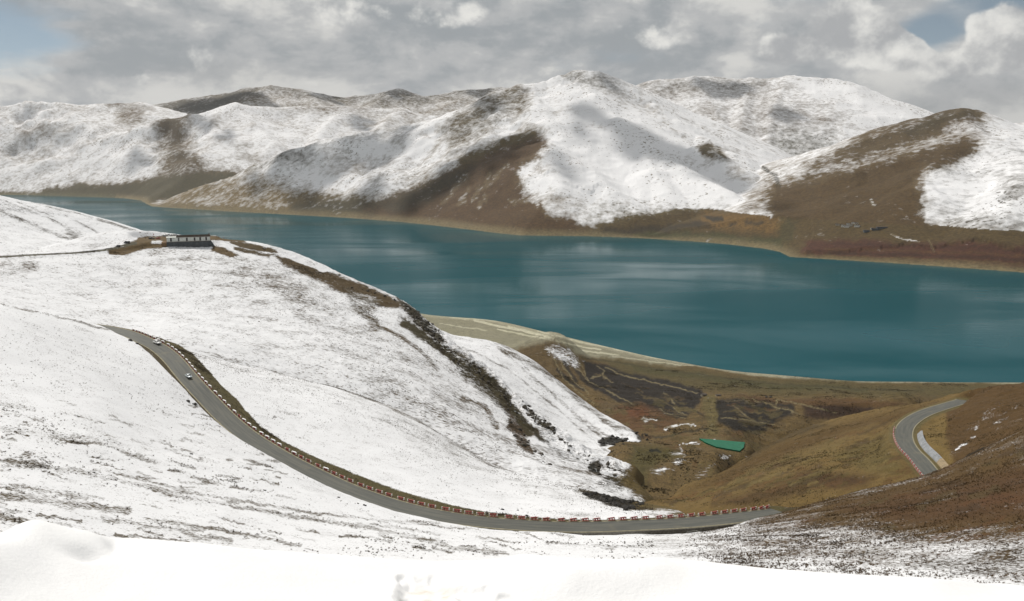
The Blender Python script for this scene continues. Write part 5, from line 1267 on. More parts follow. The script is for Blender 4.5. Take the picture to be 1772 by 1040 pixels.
for k in range(nb):
    s_ = 4.1 + k * 4.4
    i = min(int(np.searchsorted(RLs, s_)), len(RL) - 1)
    if qx[i] < 214 or qx[i] > 1352: continue
    p = (RL[i, 0] - N_[i, 0] * 4.62, RL[i, 1] - N_[i, 1] * 4.62, RL[i, 2] - 0.02)
    rz = math.atan2(T_[i, 1], T_[i, 0])
    sn = qx[i] < 470 and not (k % 9 == 4 and qx[i] > 330) or (k % 4 == 1 and qx[i] < 560)
    if sn: n_sn += 1
    else: n_ba += 1
    lab = ordinal(n_sn) + ' snow-capped red guard block down the lower road from its far upper end' if sn else ordinal(n_ba) + ' bare red guard block down the lower road from its far upper end'
    src = g_snow if sn else g_bare
    if src.name not in used:
        used.add(src.name); src.location = p; src.rotation_euler = (0, 0, rz); src['label'] = lab; src['group'] = GL + (' with snow caps' if sn else '')
    else: copy_thing(src, p, rz, lab, GL + (' with snow caps' if sn else ''))
T2_, N2_ = frames(RR_); qx = project(RR_[:, 0], RR_[:, 1], RR_[:, 2]); k = 0; s_ = 2; n_r = 0
while s_ < RRs[-1]:
    i = min(int(np.searchsorted(RRs, s_)), len(RR_) - 1)
    if qx[1][i] > 743 and qx[1][i] < 828:
        n_r += 1
        copy_thing(g_bare, (RR_[i, 0] - N2_[i, 0] * 4.62, RR_[i, 1] - N2_[i, 1] * 4.62, RR_[i, 2] - 0.02), math.atan2(T2_[i, 1], T2_[i, 0]), ordinal(n_r) + ' red guard block up the upper bend, counted from its near end', GR)
    s_ += 3.9

# ------------------------------------------------------------------ vehicles
m_glass = plain("dark_glass", (0.012, 0.015, 0.018), 0.08, spec=0.6)
m_tyre = plain("tyre_rubber", (0.02, 0.02, 0.02), 0.85)
m_rim = plain("wheel_rim", (0.45, 0.45, 0.46), 0.35, metal=0.8)
m_trim = plain("black_trim", (0.025, 0.025, 0.027), 0.5)
m_lamp = plain("headlamp", (0.75, 0.76, 0.78), 0.15, spec=0.8)
m_tail = plain("tail_lamp", (0.35, 0.01, 0.01), 0.25)
def paint_m(name, c): return plain(name, c, 0.28, 1.5, 0.06, spec=0.6)
P_WHITE, P_SILVER, P_BLACK, P_RED, P_TAN = paint_m("white_car_paint", (0.78, 0.78, 0.76)), paint_m("silver_car_paint", (0.50, 0.55, 0.57)), paint_m("black_car_paint", (0.02, 0.022, 0.026)), paint_m("red_car_paint", (0.35, 0.03, 0.03)), paint_m("tan_car_paint", (0.5, 0.42, 0.3))
SHAPES = {  # x from front (+) to rear (-): lower body profile and cabin
 'sedan': dict(L=4.5, W=1.75, low=[(2.25, .35), (2.24, .62), (2.05, .74), (1.05, .92), (-1.55, .98), (-2.15, .95), (-2.25, .70), (-2.25, .35)], cab=[(1.05, .91), (0.35, 1.36), (-0.05, 1.44), (-0.75, 1.43), (-1.1, 1.36), (-1.65, .96)]),
 'suv': dict(L=4.7, W=1.88, low=[(2.35, .42), (2.34, .85), (2.2, .98), (1.1, 1.10), (-2.2, 1.10), (-2.33, .98), (-2.35, .42)], cab=[(1.1, 1.09), (0.55, 1.70), (0.3, 1.78), (-1.75, 1.78), (-2.0, 1.70), (-2.22, 1.09)]),
 'van': dict(L=5.4, W=1.95, low=[(2.7, .42), (2.68, .85), (2.5, 1.05), (2.15, 1.18), (-2.66, 1.18), (-2.7, .42)], cab=[(2.15, 1.17), (1.4, 2.05), (1.15, 2.14), (-2.45, 2.14), (-2.6, 2.05), (-2.68, 1.17)]),
}
def extrude_profile(prof, w, bow=0.0, mi=0, taper=0.0, z0=None, z1=None):
    bm = bmesh.new(); L_ = []; 
    for s in (-1, 1):
        row = []
        for x_, z_ in prof:
            k_ = 0 if z0 is None else taper * (z_ - z0) / (z1 - z0)
            row.append(bm.verts.new((x_, s * (w / 2 - k_), z_)))
        L_.append(row)
    n_ = len(prof)
    bm.faces.new(L_[0]); bm.faces.new(L_[1][::-1])
    for i in range(n_): bm.faces.new((L_[0][i], L_[1][i], L_[1][(i + 1) % n_], L_[0][(i + 1) % n_]))
    bmesh.ops.recalc_face_normals(bm, faces=bm.faces)
    return bm
def vehicle(kind, paint, loc, rz, label, name="parked_car", group=None):
    d = SHAPES[kind]; t = thing(name, label, "van" if kind == 'van' else "car", loc, rz, group)
    W_c = d['W']
    bm = extrude_profile(d['low'], W_c); bmesh.ops.bevel(bm, geom=bm.edges[:], offset=0.06, segments=2, affect='EDGES')
    body = part("body", mesh_of("body", bm, paint, True), t)
    zb, zt = d['cab'][0][1], max(z for _, z in d['cab'])
    bm = extrude_profile(d['cab'], W_c - 0.08, taper=0.22, z0=zb, z1=zt); bmesh.ops.bevel(bm, geom=bm.edges[:], offset=0.04, segments=2, affect='EDGES')
    part("cabin", mesh_of("cabin", bm, paint, True), t)
    c = d['cab']
    def y_at(z, out=0.012): return (W_c - 0.08) / 2 - 0.22 * (z - zb) / (zt - zb) + out
    # side windows, one per side in panes
    xs_top0, xs_top1 = c[1][0] - 0.12, c[-2][0] + 0.15
    zl, zh = zb + 0.07, zt - 0.14
    def xf(z): return np.interp(z, [c[0][1], c[1][1]], [c[0][0], c[1][0]])
    def xr(z): return np.interp(z, [c[-1][1], c[-2][1]], [c[-1][0], c[-2][0]])
    npane = 3 if kind == 'van' else 2
    for s in (-1, 1):
        for q in range(npane):
            u0, u1 = q / npane + 0.02, (q + 1) / npane - 0.02
            def X_(z, u): a_, b_ = xf(z) - 0.16, xr(z) + 0.18; return a_ + (b_ - a_) * u
            bm = bmesh.new()
            vs = [bm.verts.new((X_(z, u), s * y_at(z), z)) for z, u in ((zl, u0), (zl, u1), (zh, u1), (zh, u0))]
            vi = [bm.verts.new((v.co.x, v.co.y - s * 0.03, v.co.z)) for v in vs]
            bm.faces.new(vs); bm.faces.new(vi[::-1])
            for i in range(4): bm.faces.new((vs[i], vs[(i + 1) % 4], vi[(i + 1) % 4], vi[i]))
            bmesh.ops.recalc_face_normals(bm, faces=bm.faces)
            part("side_window", mesh_of("side_window", bm, m_glass), t)
    for nm, (p0, p1), e in (("windscreen", (c[0], c[1]), 1), ("rear_window", (c[-1], c[-2]), -1)):
        bm = bmesh.new(); vs = []
        for u in (0.10, 0.92):
            x_ = p0[0] + (p1[0] - p0[0]) * u; z_ = p0[1] + (p1[1] - p0[1]) * u
            nx, nz = abs(p1[1] - p0[1]), abs(p0[0] - p1[0]); l_ = math.hypot(nx, nz)
            for s in (-1, 1): vs.append(bm.verts.new((x_ + e * nx / l_ * 0.015, s * (y_at(z_) - 0.12), z_ + nz / l_ * 0.015)))
        vi = [bm.verts.new((v.co.x - e * 0.04, v.co.y, v.co.z - 0.02)) for v in vs]
        o4 = (0, 1, 3, 2); bm.faces.new([vs[i] for i in o4]); bm.faces.new([vi[i] for i in o4][::-1])
        for i in range(4): bm.faces.new((vs[o4[i]], vs[o4[(i + 1) % 4]], vi[o4[(i + 1) % 4]], vi[o4[i]]))
        bmesh.ops.recalc_face_normals(bm, faces=bm.faces)
        part(nm, mesh_of(nm, bm, m_glass), t)
    fx, rx = d['low'][0][0], d['low'][-1][0]
    part("front_bumper", boxmesh("front_bumper", (fx - 0.1, fx + 0.05, -W_c / 2 + 0.08, W_c / 2 - 0.08, 0.28, 0.5), m_trim, 0.02), t)
    part("rear_bumper", boxmesh("rear_bumper", (rx - 0.05, rx + 0.1, -W_c / 2 + 0.08, W_c / 2 - 0.08, 0.28, 0.5), m_trim, 0.02), t)
    zl_ = d['low'][1][1] - 0.05
    for s in (-1, 1):
        part("headlight", boxmesh("headlight", (fx - 0.12, fx + 0.02, s * (W_c / 2 - 0.3) - 0.18, s * (W_c / 2 - 0.3) + 0.18, zl_ - 0.14, zl_), m_lamp, 0.02), t)
        part("tail_light", boxmesh("tail_light", (rx - 0.02, rx + 0.1, s * (W_c / 2 - 0.2) - 0.1, s * (W_c / 2 - 0.2) + 0.1, zl_ - 0.1, zl_ + 0.14), m_tail, 0.02), t)
        part("wing_mirror", boxmesh("wing_mirror", (c[0][0] - 0.35, c[0][0] - 0.2, s * (W_c / 2 + 0.02) - 0.07, s * (W_c / 2 + 0.02) + 0.07, zb, zb + 0.15), paint), t)
    wr = 0.33 if kind == 'sedan' else 0.38
    bm = bmesh.new(); cyl(bm, (0, 0, 0), 'y', wr, 0.24, 24); me_t = mesh_of("tyre", bm, m_tyre, False)
    bm = bmesh.new(); cyl(bm, (0, 0, 0), 'y', wr * 0.62, 0.26, 12); me_r = mesh_of("rim", bm, m_rim, False)
    for x_ in (d['L'] * 0.30, -d['L'] * 0.29):
        for s in (-1, 1):
            wl = part("wheel", me_t, t, (x_, s * (W_c / 2 - 0.12), wr)); part("rim", me_r, wl)
    return t
def road_pose(P, px, off, up=0.02, rev=False):
    i = at_px(P, px); T_, N_ = frames(P)
    a_ = math.atan2(T_[i, 1], T_[i, 0]) + (math.pi if rev else 0)
    return (P[i, 0] + N_[i, 0] * off, P[i, 1] + N_[i, 1] * off, P[i, 2] + 0.03 + up), a_
p, a_ = road_pose(RL, 265, -1.9); vehicle('suv', P_WHITE, p, a_, 'white car on the far upper left end of the lower road', "car")
p, a_ = road_pose(RL, 325, -0.3); vehicle('sedan', P_SILVER, p, a_, 'silver car driving down the lower road behind the white one', "car")

# ------------------------------------------------------------------ viewpoint building
m_wall = plain("whitewash", (0.60, 0.62, 0.58), 0.85, 0.6, 0.12); m_roof = plain("roof_brown", (0.09, 0.07, 0.055), 0.85, 0.5, 0.2)
m_base = plain("slate_stone", (0.085, 0.095, 0.10), 0.9, 0.7, 0.35); m_earth = plain("earth_block", (0.20, 0.13, 0.07), 0.9, 0.8, 0.2); m_win = plain("dark_window", (0.02, 0.022, 0.028), 0.15, spec=0.5)
m_frame = plain("window_frame", (0.11, 0.07, 0.05), 0.8)
c0 = world_at(326.6, 420, r=868); FZ = PARK_Z - 0.4
rzb = -math.atan2(c0.x, c0.y)
Bd = thing("viewpoint_building", 'long flat-roofed white building on a dark stone terrace at the hilltop', 'building', (c0.x, c0.y, FZ), rzb)
hw = 18.6
bm = bmesh.new(); box(bm, -hw, hw, 0, 9, 0, 4.1)
part("wall", mesh_of("wall", bm, m_wall), Bd)
bm = bmesh.new(); box(bm, -hw + 8.2, hw + 0.35, -0.5, 9.4, 4.1, 4.45); rf = part("roof", mesh_of("roof", bm, m_roof), Bd)
bm = bmesh.new(); box(bm, -hw + 8.2, hw + 0.35, -0.5, -0.1, 4.45, 5.35); box(bm, -hw + 8.2, hw + 0.35, 9.0, 9.4, 4.45, 5.35); box(bm, hw - 0.05, hw + 0.35, -0.1, 9.0, 4.45, 5.35); part("parapet", mesh_of("parapet", bm, m_roof), rf)
part("chimney", boxmesh("chimney", (hw - 1.2, hw - 0.3, 0.3, 1.2, 5.3, 7.2), m_roof), rf)
bm = bmesh.new(); box(bm, -hw - 0.4, -hw + 8.2, -0.5, 9.4, 4.1, 4.3); part("terrace_roof", mesh_of("terrace_roof", bm, m_wall), Bd)
wx_ = [(q - 326.6) / F * 870 * 1.0 for q in (299.8, 311.7, 324.0, 335.9, 344.6, 353.9)]
for q in wx_:
    f_ = part("window", boxmesh("window", (-0.75, 0.75, -0.08, 0.02, 0.6, 3.7), m_frame), Bd, (q, 0, 0))
    for s in (-1, 1): part("pane", boxmesh("pane", (-0.62 if s < 0 else 0.05, -0.05 if s < 0 else 0.62, -0.12, -0.02, 0.75, 3.55), m_win), f_)
for q in np.linspace(-hw + 0.2, hw - 0.2, 8): part("pilaster", boxmesh("pilaster", (-0.18, 0.18, -0.22, 0.02, 0, 4.08), m_wall), Bd, (q, 0, 0))
Tt = thing("terrace_wall", 'dark slate retaining terrace under the white hilltop building', 'terrace', (c0.x, c0.y, FZ), rzb)
bm = bmesh.new(); 
vs = [bm.verts.new(q) for q in ((-hw - 0.2, -1.2, -7.5), (hw + 5.5, -1.2, -7.5), (hw + 0.6, -1.2, 0), (-hw - 0.2, -1.2, 0), (-hw - 0.2, 9.6, -7.5), (hw + 5.5, 9.6, -7.5), (hw + 0.6, 9.6, 0), (-hw - 0.2, 9.6, 0))]
for f in ((0, 1, 2, 3), (1, 5, 6, 2), (3, 2, 6, 7), (0, 3, 7, 4), (4, 7, 6, 5)): bm.faces.new([vs[i] for i in f])
bmesh.ops.recalc_face_normals(bm, faces=bm.faces)
part("stone_face", mesh_of("stone_face", bm, m_base), Tt)
for q in np.linspace(-hw + 1, hw - 1, 9): part("buttress", boxmesh("buttress", (-0.35, 0.35, -1.75, -1.15, -7.0, -0.3), m_base), Tt, (q, 0, 0))
part("coping", boxmesh("coping", (-hw - 0.4, hw + 0.7, -1.35, -0.02, 0.0, 0.22), m_roof), Tt)
part("earth_block", boxmesh("earth_block", (-hw - 4.4, -hw - 0.25, -1.0, 8.0, -7.0, 0.15), m_earth, 0.2), Tt)

GRND = [hill]
def on_hill(px, r):
    t = bearing(px, 412); x_, y_ = math.sin(t) * r, math.cos(t) * r
    return (x_, y_, ground_z(x_, y_, GRND))
for (px, r, k, pnt, rz, lab) in [(219, 872, 'van', P_BLACK, 2.9, 'dark van parked on the slope left of the hilltop car park'),
        (203.5, 858, 'suv', P_BLACK, 2.6, 'dark car lowest on the track up to the hilltop car park'),
        (262, 900, 'suv', P_BLACK, 0.15, 'black car at the left end of the hilltop car park'),
        (269, 905, 'sedan', P_TAN, 0.4, 'beige car between the black and red cars on the hilltop'),
        (274, 901, 'sedan', P_RED, 1.2, 'red car parked on the hilltop'),
        (287.5, 919, 'van', P_WHITE, 0.1, 'white minibus left of the hilltop building'),
        (291, 924, 'van', P_WHITE, 0.05, 'white van behind the minibus on the hilltop'),
        (296, 906, 'suv', P_BLACK, 0.2, 'dark car behind the terrace left of the roof'),
        (301, 921, 'van', P_WHITE, 0.0, 'white van seen over the low left end of the building'),
        (305, 924, 'suv', P_SILVER, 0.1, 'silver car right of the white van over the building')]:
    vehicle(k, pnt, on_hill(px, r), rz, lab, "parked_car", "vehicles parked at the hilltop viewpoint")

# ------------------------------------------------------------------ people
m_skin = plain("skin", (0.38, 0.22, 0.15), 0.6); m_trou = plain("dark_trousers", (0.03, 0.035, 0.05), 0.85)
def person_mesh(jacket, pose):
    J = {'pelvis': (0, 0, 0.95, .15), 'waist': (0, 0, 1.08, .145), 'chest': (0, 0, 1.32, .17), 'neck': (0, 0, 1.50, .065), 'jaw': (0, -.02, 1.58, .085), 'crown': (0, 0, 1.70, .095)}
    sw = 0.16 if pose == 'walk' else 0.03
    for s, n_ in ((-1, 'l'), (1, 'r')):
        J.update({n_ + 'hip': (s * .10, 0, .88, .10), n_ + 'knee': (s * .11, -s * sw - .02, .50, .065), n_ + 'ank': (s * .12, -s * sw * 1.4 + .05, .09, .045), n_ + 'toe': (s * .13, -s * sw * 1.4 - .14, .04, .04),
                  n_ + 'sh': (s * .20, 0, 1.42, .075), n_ + 'elb': (s * .28, s * sw * .8 + .03, 1.14, .05), n_ + 'wri': (s * .27, s * sw - .10 if pose == 'walk' else -.06, .90, .035), n_ + 'hand': (s * .27, s * sw - .15 if pose == 'walk' else -.08, .82, .04)})
    E_ = [('pelvis', 'waist'), ('waist', 'chest'), ('chest', 'neck'), ('neck', 'jaw'), ('jaw', 'crown')]
    for n_ in 'lr': E_ += [('pelvis', n_ + 'hip'), (n_ + 'hip', n_ + 'knee'), (n_ + 'knee', n_ + 'ank'), (n_ + 'ank', n_ + 'toe'), ('chest', n_ + 'sh'), (n_ + 'sh', n_ + 'elb'), (n_ + 'elb', n_ + 'wri'), (n_ + 'wri', n_ + 'hand')]
    ks = list(J); me = bpy.data.meshes.new("person"); me.from_pydata([J[k][:3] for k in ks], [(ks.index(a), ks.index(b)) for a, b in E_], [])
    o = bpy.data.objects.new("tmp", me); COL.objects.link(o)
    md = o.modifiers.new("s", 'SKIN')
    for i, k in enumerate(ks): me.skin_vertices[0].data[i].radius = (J[k][3], J[k][3] * (0.72 if k in ('waist', 'chest', 'pelvis') else 1))
    me.skin_vertices[0].data[0].use_root = True
    o.modifiers.new("u", 'SUBSURF').levels = 1
    bpy.context.view_layer.update(); d_ = bpy.context.evaluated_depsgraph_get()
    m2 = bpy.data.meshes.new_from_object(o.evaluated_get(d_)); bpy.data.objects.remove(o)
    m2.name = "person"; m2.materials.clear()
    for x_ in (m_trou, jacket, m_skin): m2.materials.append(x_)
    for p in m2.polygons:
        z_ = p.center.z; p.material_index = 0 if z_ < 0.93 and abs(p.center.x) < .2 else (2 if z_ > 1.50 or (z_ < .89 and abs(p.center.x) > .2) else 1); p.use_smooth = True
    return m2
def hair_mesh(m_h):
    bm = bmesh.new(); bmesh.ops.create_uvsphere(bm, u_segments=12, v_segments=8, radius=0.112)
    for v in bm.verts: v.co = Vector((v.co.x, v.co.y * 1.08 + 0.02, v.co.z * 0.9 + 1.70))
    return mesh_of("hair", bm, m_h, True)
m_hair = plain("black_hair", (0.012, 0.01, 0.01), 0.6)
jk = {n_: plain(n_ + "_jacket", c_, 0.85) for n_, c_ in (("navy", (0.02, 0.03, 0.08)), ("red", (0.35, 0.03, 0.03)), ("black", (0.02, 0.02, 0.02)), ("olive", (0.07, 0.08, 0.04)))}
hm = hair_mesh(m_hair); pms = {}
def person(loc, rz, jacket, pose, label, group=None):
    if (jacket, pose) not in pms: pms[(jacket, pose)] = person_mesh(jk[jacket], pose)
    o = bpy.data.objects.new("person", pms[(jacket, pose)]); COL.objects.link(o); o.location = loc; o.rotation_euler = (0, 0, rz)
    o['label'] = label; o['category'] = 'person'
    if group: o['group'] = group
    part("hair", hm, o)
    return o
T_, N_ = frames(RL); i = at_px(RL, 843)
person((RL[i, 0] - N_[i, 0] * 4.25, RL[i, 1] - N_[i, 1] * 4.25, RL[i, 2] + 0.05), 1.3, 'navy', 'walk', 'person in dark clothes at the edge of the lower road between two guard blocks')
GP = "visitors standing on the hilltop crest"
for px, r, j, lab in [(374.5, 902, 'navy', 'person in navy nearest the right end of the hilltop building'), (377.8, 900, 'black', 'person in black second from the right end of the hilltop building'),
                      (386.5, 902, 'red', 'person in red among the visitors right of the building'), (389.2, 903, 'black', 'person in black in the middle of the visitors right of the building'),
                      (391.8, 902, 'olive', 'person in olive at the right of the visitors by the building'), (398.4, 900, 'navy', 'person in navy standing apart on the crest right of the other visitors'),
                      (252, 902, 'black', 'person in black at the far left edge of the hilltop car park'), (307, 921, 'navy', 'person in navy seen over the low left end of the building'), (266, 893, 'black', 'person in black in front of the beige car on the hilltop')]:
    person(on_hill(px, r), random.uniform(0, 6), j, 'stand', lab, GP)
m_pole = plain("pole", (0.25, 0.22, 0.2), 0.6)
bm = bmesh.new(); cyl(bm, (0, 0, 2.0), 'z', 0.09, 5.0, 10); po = thing("flag_pole", 'thin dark pole in the hilltop car park beside the beige car', 'pole', on_hill(265.5, 904)); part("pole", mesh_of("pole", bm, m_pole), po)
bm = bmesh.new(); box(bm, 0.05, 0.9, -0.02, 0.02, 3.7, 4.4); part("flag", mesh_of("flag", bm, jk["red"]), po)

# ------------------------------------------------------------------ village, huts
m_adobe = plain("adobe_wall", (0.42, 0.38, 0.30), 0.9, 0.2, 0.2); m_white = plain("white_adobe", (0.66, 0.64, 0.58), 0.9, 0.2, 0.12); m_flat = plain("flat_earth_roof", (0.06, 0.05, 0.045), 0.9, 0.2, 0.3)
def house(loc, rz, L_, D_, H_, wall, label, roofh=0.9, group="houses of the village across the lake"):
    t = thing("house", label, "house", loc, rz, group)
    part("wall", boxmesh("wall", (-L_ / 2, L_ / 2, -D_ / 2, D_ / 2, -2.5, H_), wall), t)
    bm = bmesh.new(); box(bm, -L_ / 2 - 0.4, L_ / 2 + 0.4, -D_ / 2 - 0.4, D_ / 2 + 0.4, H_, H_ + roofh); part("roof", mesh_of("roof", bm, m_flat), t)
    nw = max(2, int(L_ / 5)); me_w = boxmesh("window", (-0.9, 0.9, -0.12, 0.05, H_ * 0.35, H_ * 0.75), m_win)
    for q in range(nw): part("window", me_w, t, (-L_ / 2 + L_ * (q + 0.5) / nw + (0 if q else 0.1), -D_ / 2, 0))
    part("door", boxmesh("door", (-0.6, 0.6, -0.15, 0.05, 0, 2.1), m_frame), t, (-L_ / 2 + L_ / nw, -D_ / 2, 0))
    return t
LAND = [o for o in bpy.data.objects if o.name.startswith(("lakeshore_land", "mountain"))]
for px, py, L_, D_, H_, wl, lab in [(1449.5, 389.5, 14, 9, 4, m_adobe, 'small grey house leftmost in the village across the lake'), (1459, 391.8, 10, 12, 6, m_white, 'narrow white house left of the village centre'),
        (1465, 392.8, 17, 10, 6, m_white, 'long white house lowest in the village centre'), (1468, 389.8, 13, 9, 7, m_white, 'white house behind the long white house in the village'),
        (1472, 391, 12, 9, 6, m_adobe, 'mud-walled house in the middle of the village'), (1477, 386.8, 12, 8, 5, m_white, 'small pale house highest in the village'),
        (1483, 391.8, 17, 9, 5, m_white, 'pale house at the right side of the village centre'), (1482, 388, 12, 8, 6, m_adobe, 'mud-walled house behind the right side of the village'),
        (1499, 401, 18, 12, 6, m_base, 'dark house standing lowest between village and walled yards'), (1509, 396.6, 9, 8, 5, m_white, 'tiny white house left of the dark yards'),
        (1515, 397.5, 22, 12, 5, m_base, 'long dark yard house right of the tiny white house'), (1526, 395, 36, 12, 5, m_base, 'longest dark house at the right end of the village')]:
    h = seen_at(px, py, LAND)
    if h: house((h.x, h.y, h.z - 0.5), -math.atan2(h.x, h.y) + random.uniform(-0.4, 0.4), L_ * 1.2, D_ * 1.2, H_ * 1.15, wl, lab)
VAL = [valley]
h = seen_at(1218, 685, VAL)
house((h.x, h.y, h.z), 0.3, 8, 5, 2.6, m_adobe, 'small stone hut left of the valley track by the dark fields', 0.3, None)
h = seen_at(1243, 685.5, VAL)
house((h.x, h.y, h.z), 0.1, 7, 4, 1.8, m_adobe, 'low stone hut right of the valley track by the dark fields', 0.3, None)
for px, lab in ((1327, 'black car left of the pair parked by the dark fields'), (1334, 'black car with pale roof right of the pair by the dark fields')):
    h = seen_at(px, 687.8, VAL); vehicle('suv', P_BLACK, h, 0.2, lab, "parked_car")

# ------------------------------------------------------------------ rocks and boulders
m_rock = plain("weathered_rock", (0.062, 0.054, 0.042), 0.92, 0.6, 0.45)
m_rockd = plain("dark_rock", (0.035, 0.032, 0.028), 0.92, 0.8, 0.4)
def rock_bm(bm, c, s, seed, flat=1.0):
    r_ = random.Random(seed)
    ret = bmesh.ops.create_icosphere(bm, subdivisions=1, radius=1.0)
    q = Matrix.Rotation(r_.uniform(0, 6), 3, 'Z') @ Matrix.Rotation(r_.uniform(-.5, .5), 3, 'X')
    ax = (r_.uniform(.7, 1.4), r_.uniform(.6, 1.1), r_.uniform(.5, 1.0))
    for v in ret['verts']:
        k_ = r_.uniform(0.72, 1.15)
        v.co = q @ Vector((v.co.x * ax[0] * k_, v.co.y * ax[1] * k_, v.co.z * ax[2] * k_)) * s + Vector(c)
def in_poly(x, y, P_):
    c = False
    for i in range(len(P_)):
        x0, y0 = P_[i]; x1, y1 = P_[(i + 1) % len(P_)]
        if (y0 > y) != (y1 > y) and x < (x1 - x0) * (y - y0) / (y1 - y0) + x0: c = not c
    return c
def rocks_in(polys, objs, size, mat, label, kind='stuff', name="rocks"):
    bm = bmesh.new(); k = 0
    for P_, n_ in polys:
        xs = [p[0] for p in P_]; ys = [p[1] for p in P_]; c_ = 0; tr = 0
        while c_ < n_ and tr < n_ * 20:
            tr += 1; x_, y_ = random.uniform(min(xs), max(xs)), random.uniform(min(ys), max(ys))
            if not in_poly(x_, y_, P_): continue
            h = seen_at(x_, y_, objs)
            if h is None: continue
            s_ = size * (0.3 + random.random() ** 4 * 1.9); rock_bm(bm, (h.x, h.y, h.z + s_ * 0.1), s_, k); k += 1; c_ += 1
    o = bpy.data.objects.new(name, mesh_of(name, bm, mat)); COL.objects.link(o); o['kind'] = kind; o['label'] = label
    return o
rocks_in([([(700, 522), (745, 552), (775, 590), (765, 596), (735, 575), (700, 540)], 200), ([(745, 578), (790, 604), (840, 642), (880, 690), (905, 730), (890, 735), (860, 700), (820, 655), (770, 615), (735, 590)], 190),
          ([(900, 690), (935, 722), (962, 742), (962, 752), (930, 738), (905, 712)], 130), ([(880, 720), (930, 780), (960, 805), (940, 805), (890, 760)], 80), ([(960, 745), (1020, 785), (1090, 820), (1060, 825), (980, 785)], 90),
          ([(1018, 805), (1034, 798), (1046, 806), (1036, 822)], 40), ([(600, 480), (700, 515), (700, 530), (600, 500)], 40)], [hill], 0.85, m_rock, 'dark weathered rocks strewn along the crest of the building hill')
rocks_in([([(1035, 762), (1058, 755), (1084, 760), (1080, 770), (1040, 772)], 60), ([(1095, 745), (1125, 752), (1130, 765), (1105, 760)], 25)], [spur, valley], 1.6, m_rockd, 'dark rocks at the foot of the far snow spur')
rocks_in([([(1005, 853), (1050, 850), (1095, 860), (1110, 850), (1130, 858), (1105, 878), (1085, 884), (1055, 872), (1020, 862)], 260)], [near_slope], 0.8, m_rockd, 'dark eroded rocks of the gully head above the lower road')
for px, py, s_, lab in [(326, 695, 0.9, 'dark boulder at the inner edge of the road below the silver car'), (335, 700, 0.7, 'smaller boulder beside the dark one inside the left bend'), (226, 590, 0.9, 'dark boulder in the snow left of the white car'), (236, 595, 0.7, 'low boulder between the white car and the snow'),
                        (869, 882, 0.5, 'dark boulder in the snow above the lower road right of the walker'), (896, 883, 0.45, 'small dark boulder right of the boulder above the walker'), (911, 893, 0.6, 'brown boulder on the road verge right of the walker'),
                        (630, 875, 0.55, 'flat dark boulder below the lower road near its lowest bend'), (620, 872, 0.45, 'small boulder left of the flat dark one below the road'), (693, 513, 1.9, 'black rock standing alone on the brown crest'), (331, 786, 0.5, 'lone dark boulder in the left snow slope'), (585, 861, 0.4, 'tiny dark stone in the snow below the road'), (458, 849, 0.4, 'dark stone in the snow under the left bend')]:
    h = seen_at(px, py, [near_slope, hill])
    if h is None: continue
    bm = bmesh.new()
    for q in range(4): rock_bm(bm, (random.uniform(-.9, .9) * s_, random.uniform(-.5, .5) * s_, s_ * 0.15), s_ * random.uniform(0.5, 1.0), int(px) + q * 7)
    o = bpy.data.objects.new("boulder", mesh_of("boulder", bm, m_rockd)); COL.objects.link(o); o.location = h; o['label'] = lab; o['category'] = 'boulder'
m_pale = plain("pale_stone", (0.5, 0.48, 0.45), 0.85, 0.5, 0.15)
for px, py, lab in [(457, 430, 'pale boulder on the brown crest right of the building'), (587, 476, 'pale boulder far down the brown crest')]:
    h = seen_at(px, py, [hill]); bm = bmesh.new(); rock_bm(bm, (0, 0, 0.8), 1.5, int(px)); rock_bm(bm, (0.6, 0.3, 0.3), 0.9, int(px) + 1)
    o = bpy.data.objects.new("boulder", mesh_of("boulder", bm, m_pale)); COL.objects.link(o); o.location = h; o['label'] = lab; o['category'] = 'boulder'

# ------------------------------------------------------------------ tussocks: clumps of dead grass standing out of the snow
def tuft_mesh(name, mat, n_=9, seed=1):
    r_ = random.Random(seed); bm = bmesh.new()
    for i in range(n_):
        a = r_.uniform(0, 6.28); q = r_.uniform(0, .35); l_ = r_.uniform(.5, 1.0); x_, y_ = math.cos(a) * q, math.sin(a) * q
        tx, ty = x_ + math.cos(a) * l_ * .55, y_ + math.sin(a) * l_ * .55; w_ = .16
        v = [bm.verts.new(p) for p in ((x_ - math.sin(a) * w_, y_ + math.cos(a) * w_, -.15), (x_ + math.sin(a) * w_, y_ - math.cos(a) * w_, -.15), (tx, ty, l_ * .75))]
        bm.faces.new(v)
    me = mesh_of(name, bm, mat)
    return me
m_tuft = plain("dead_grass", (0.085, 0.066, 0.043), 0.9, 0.15, 0.35)
m_tuft2 = plain("rust_grass", (0.088, 0.056, 0.026), 0.9, 0.12, 0.5)
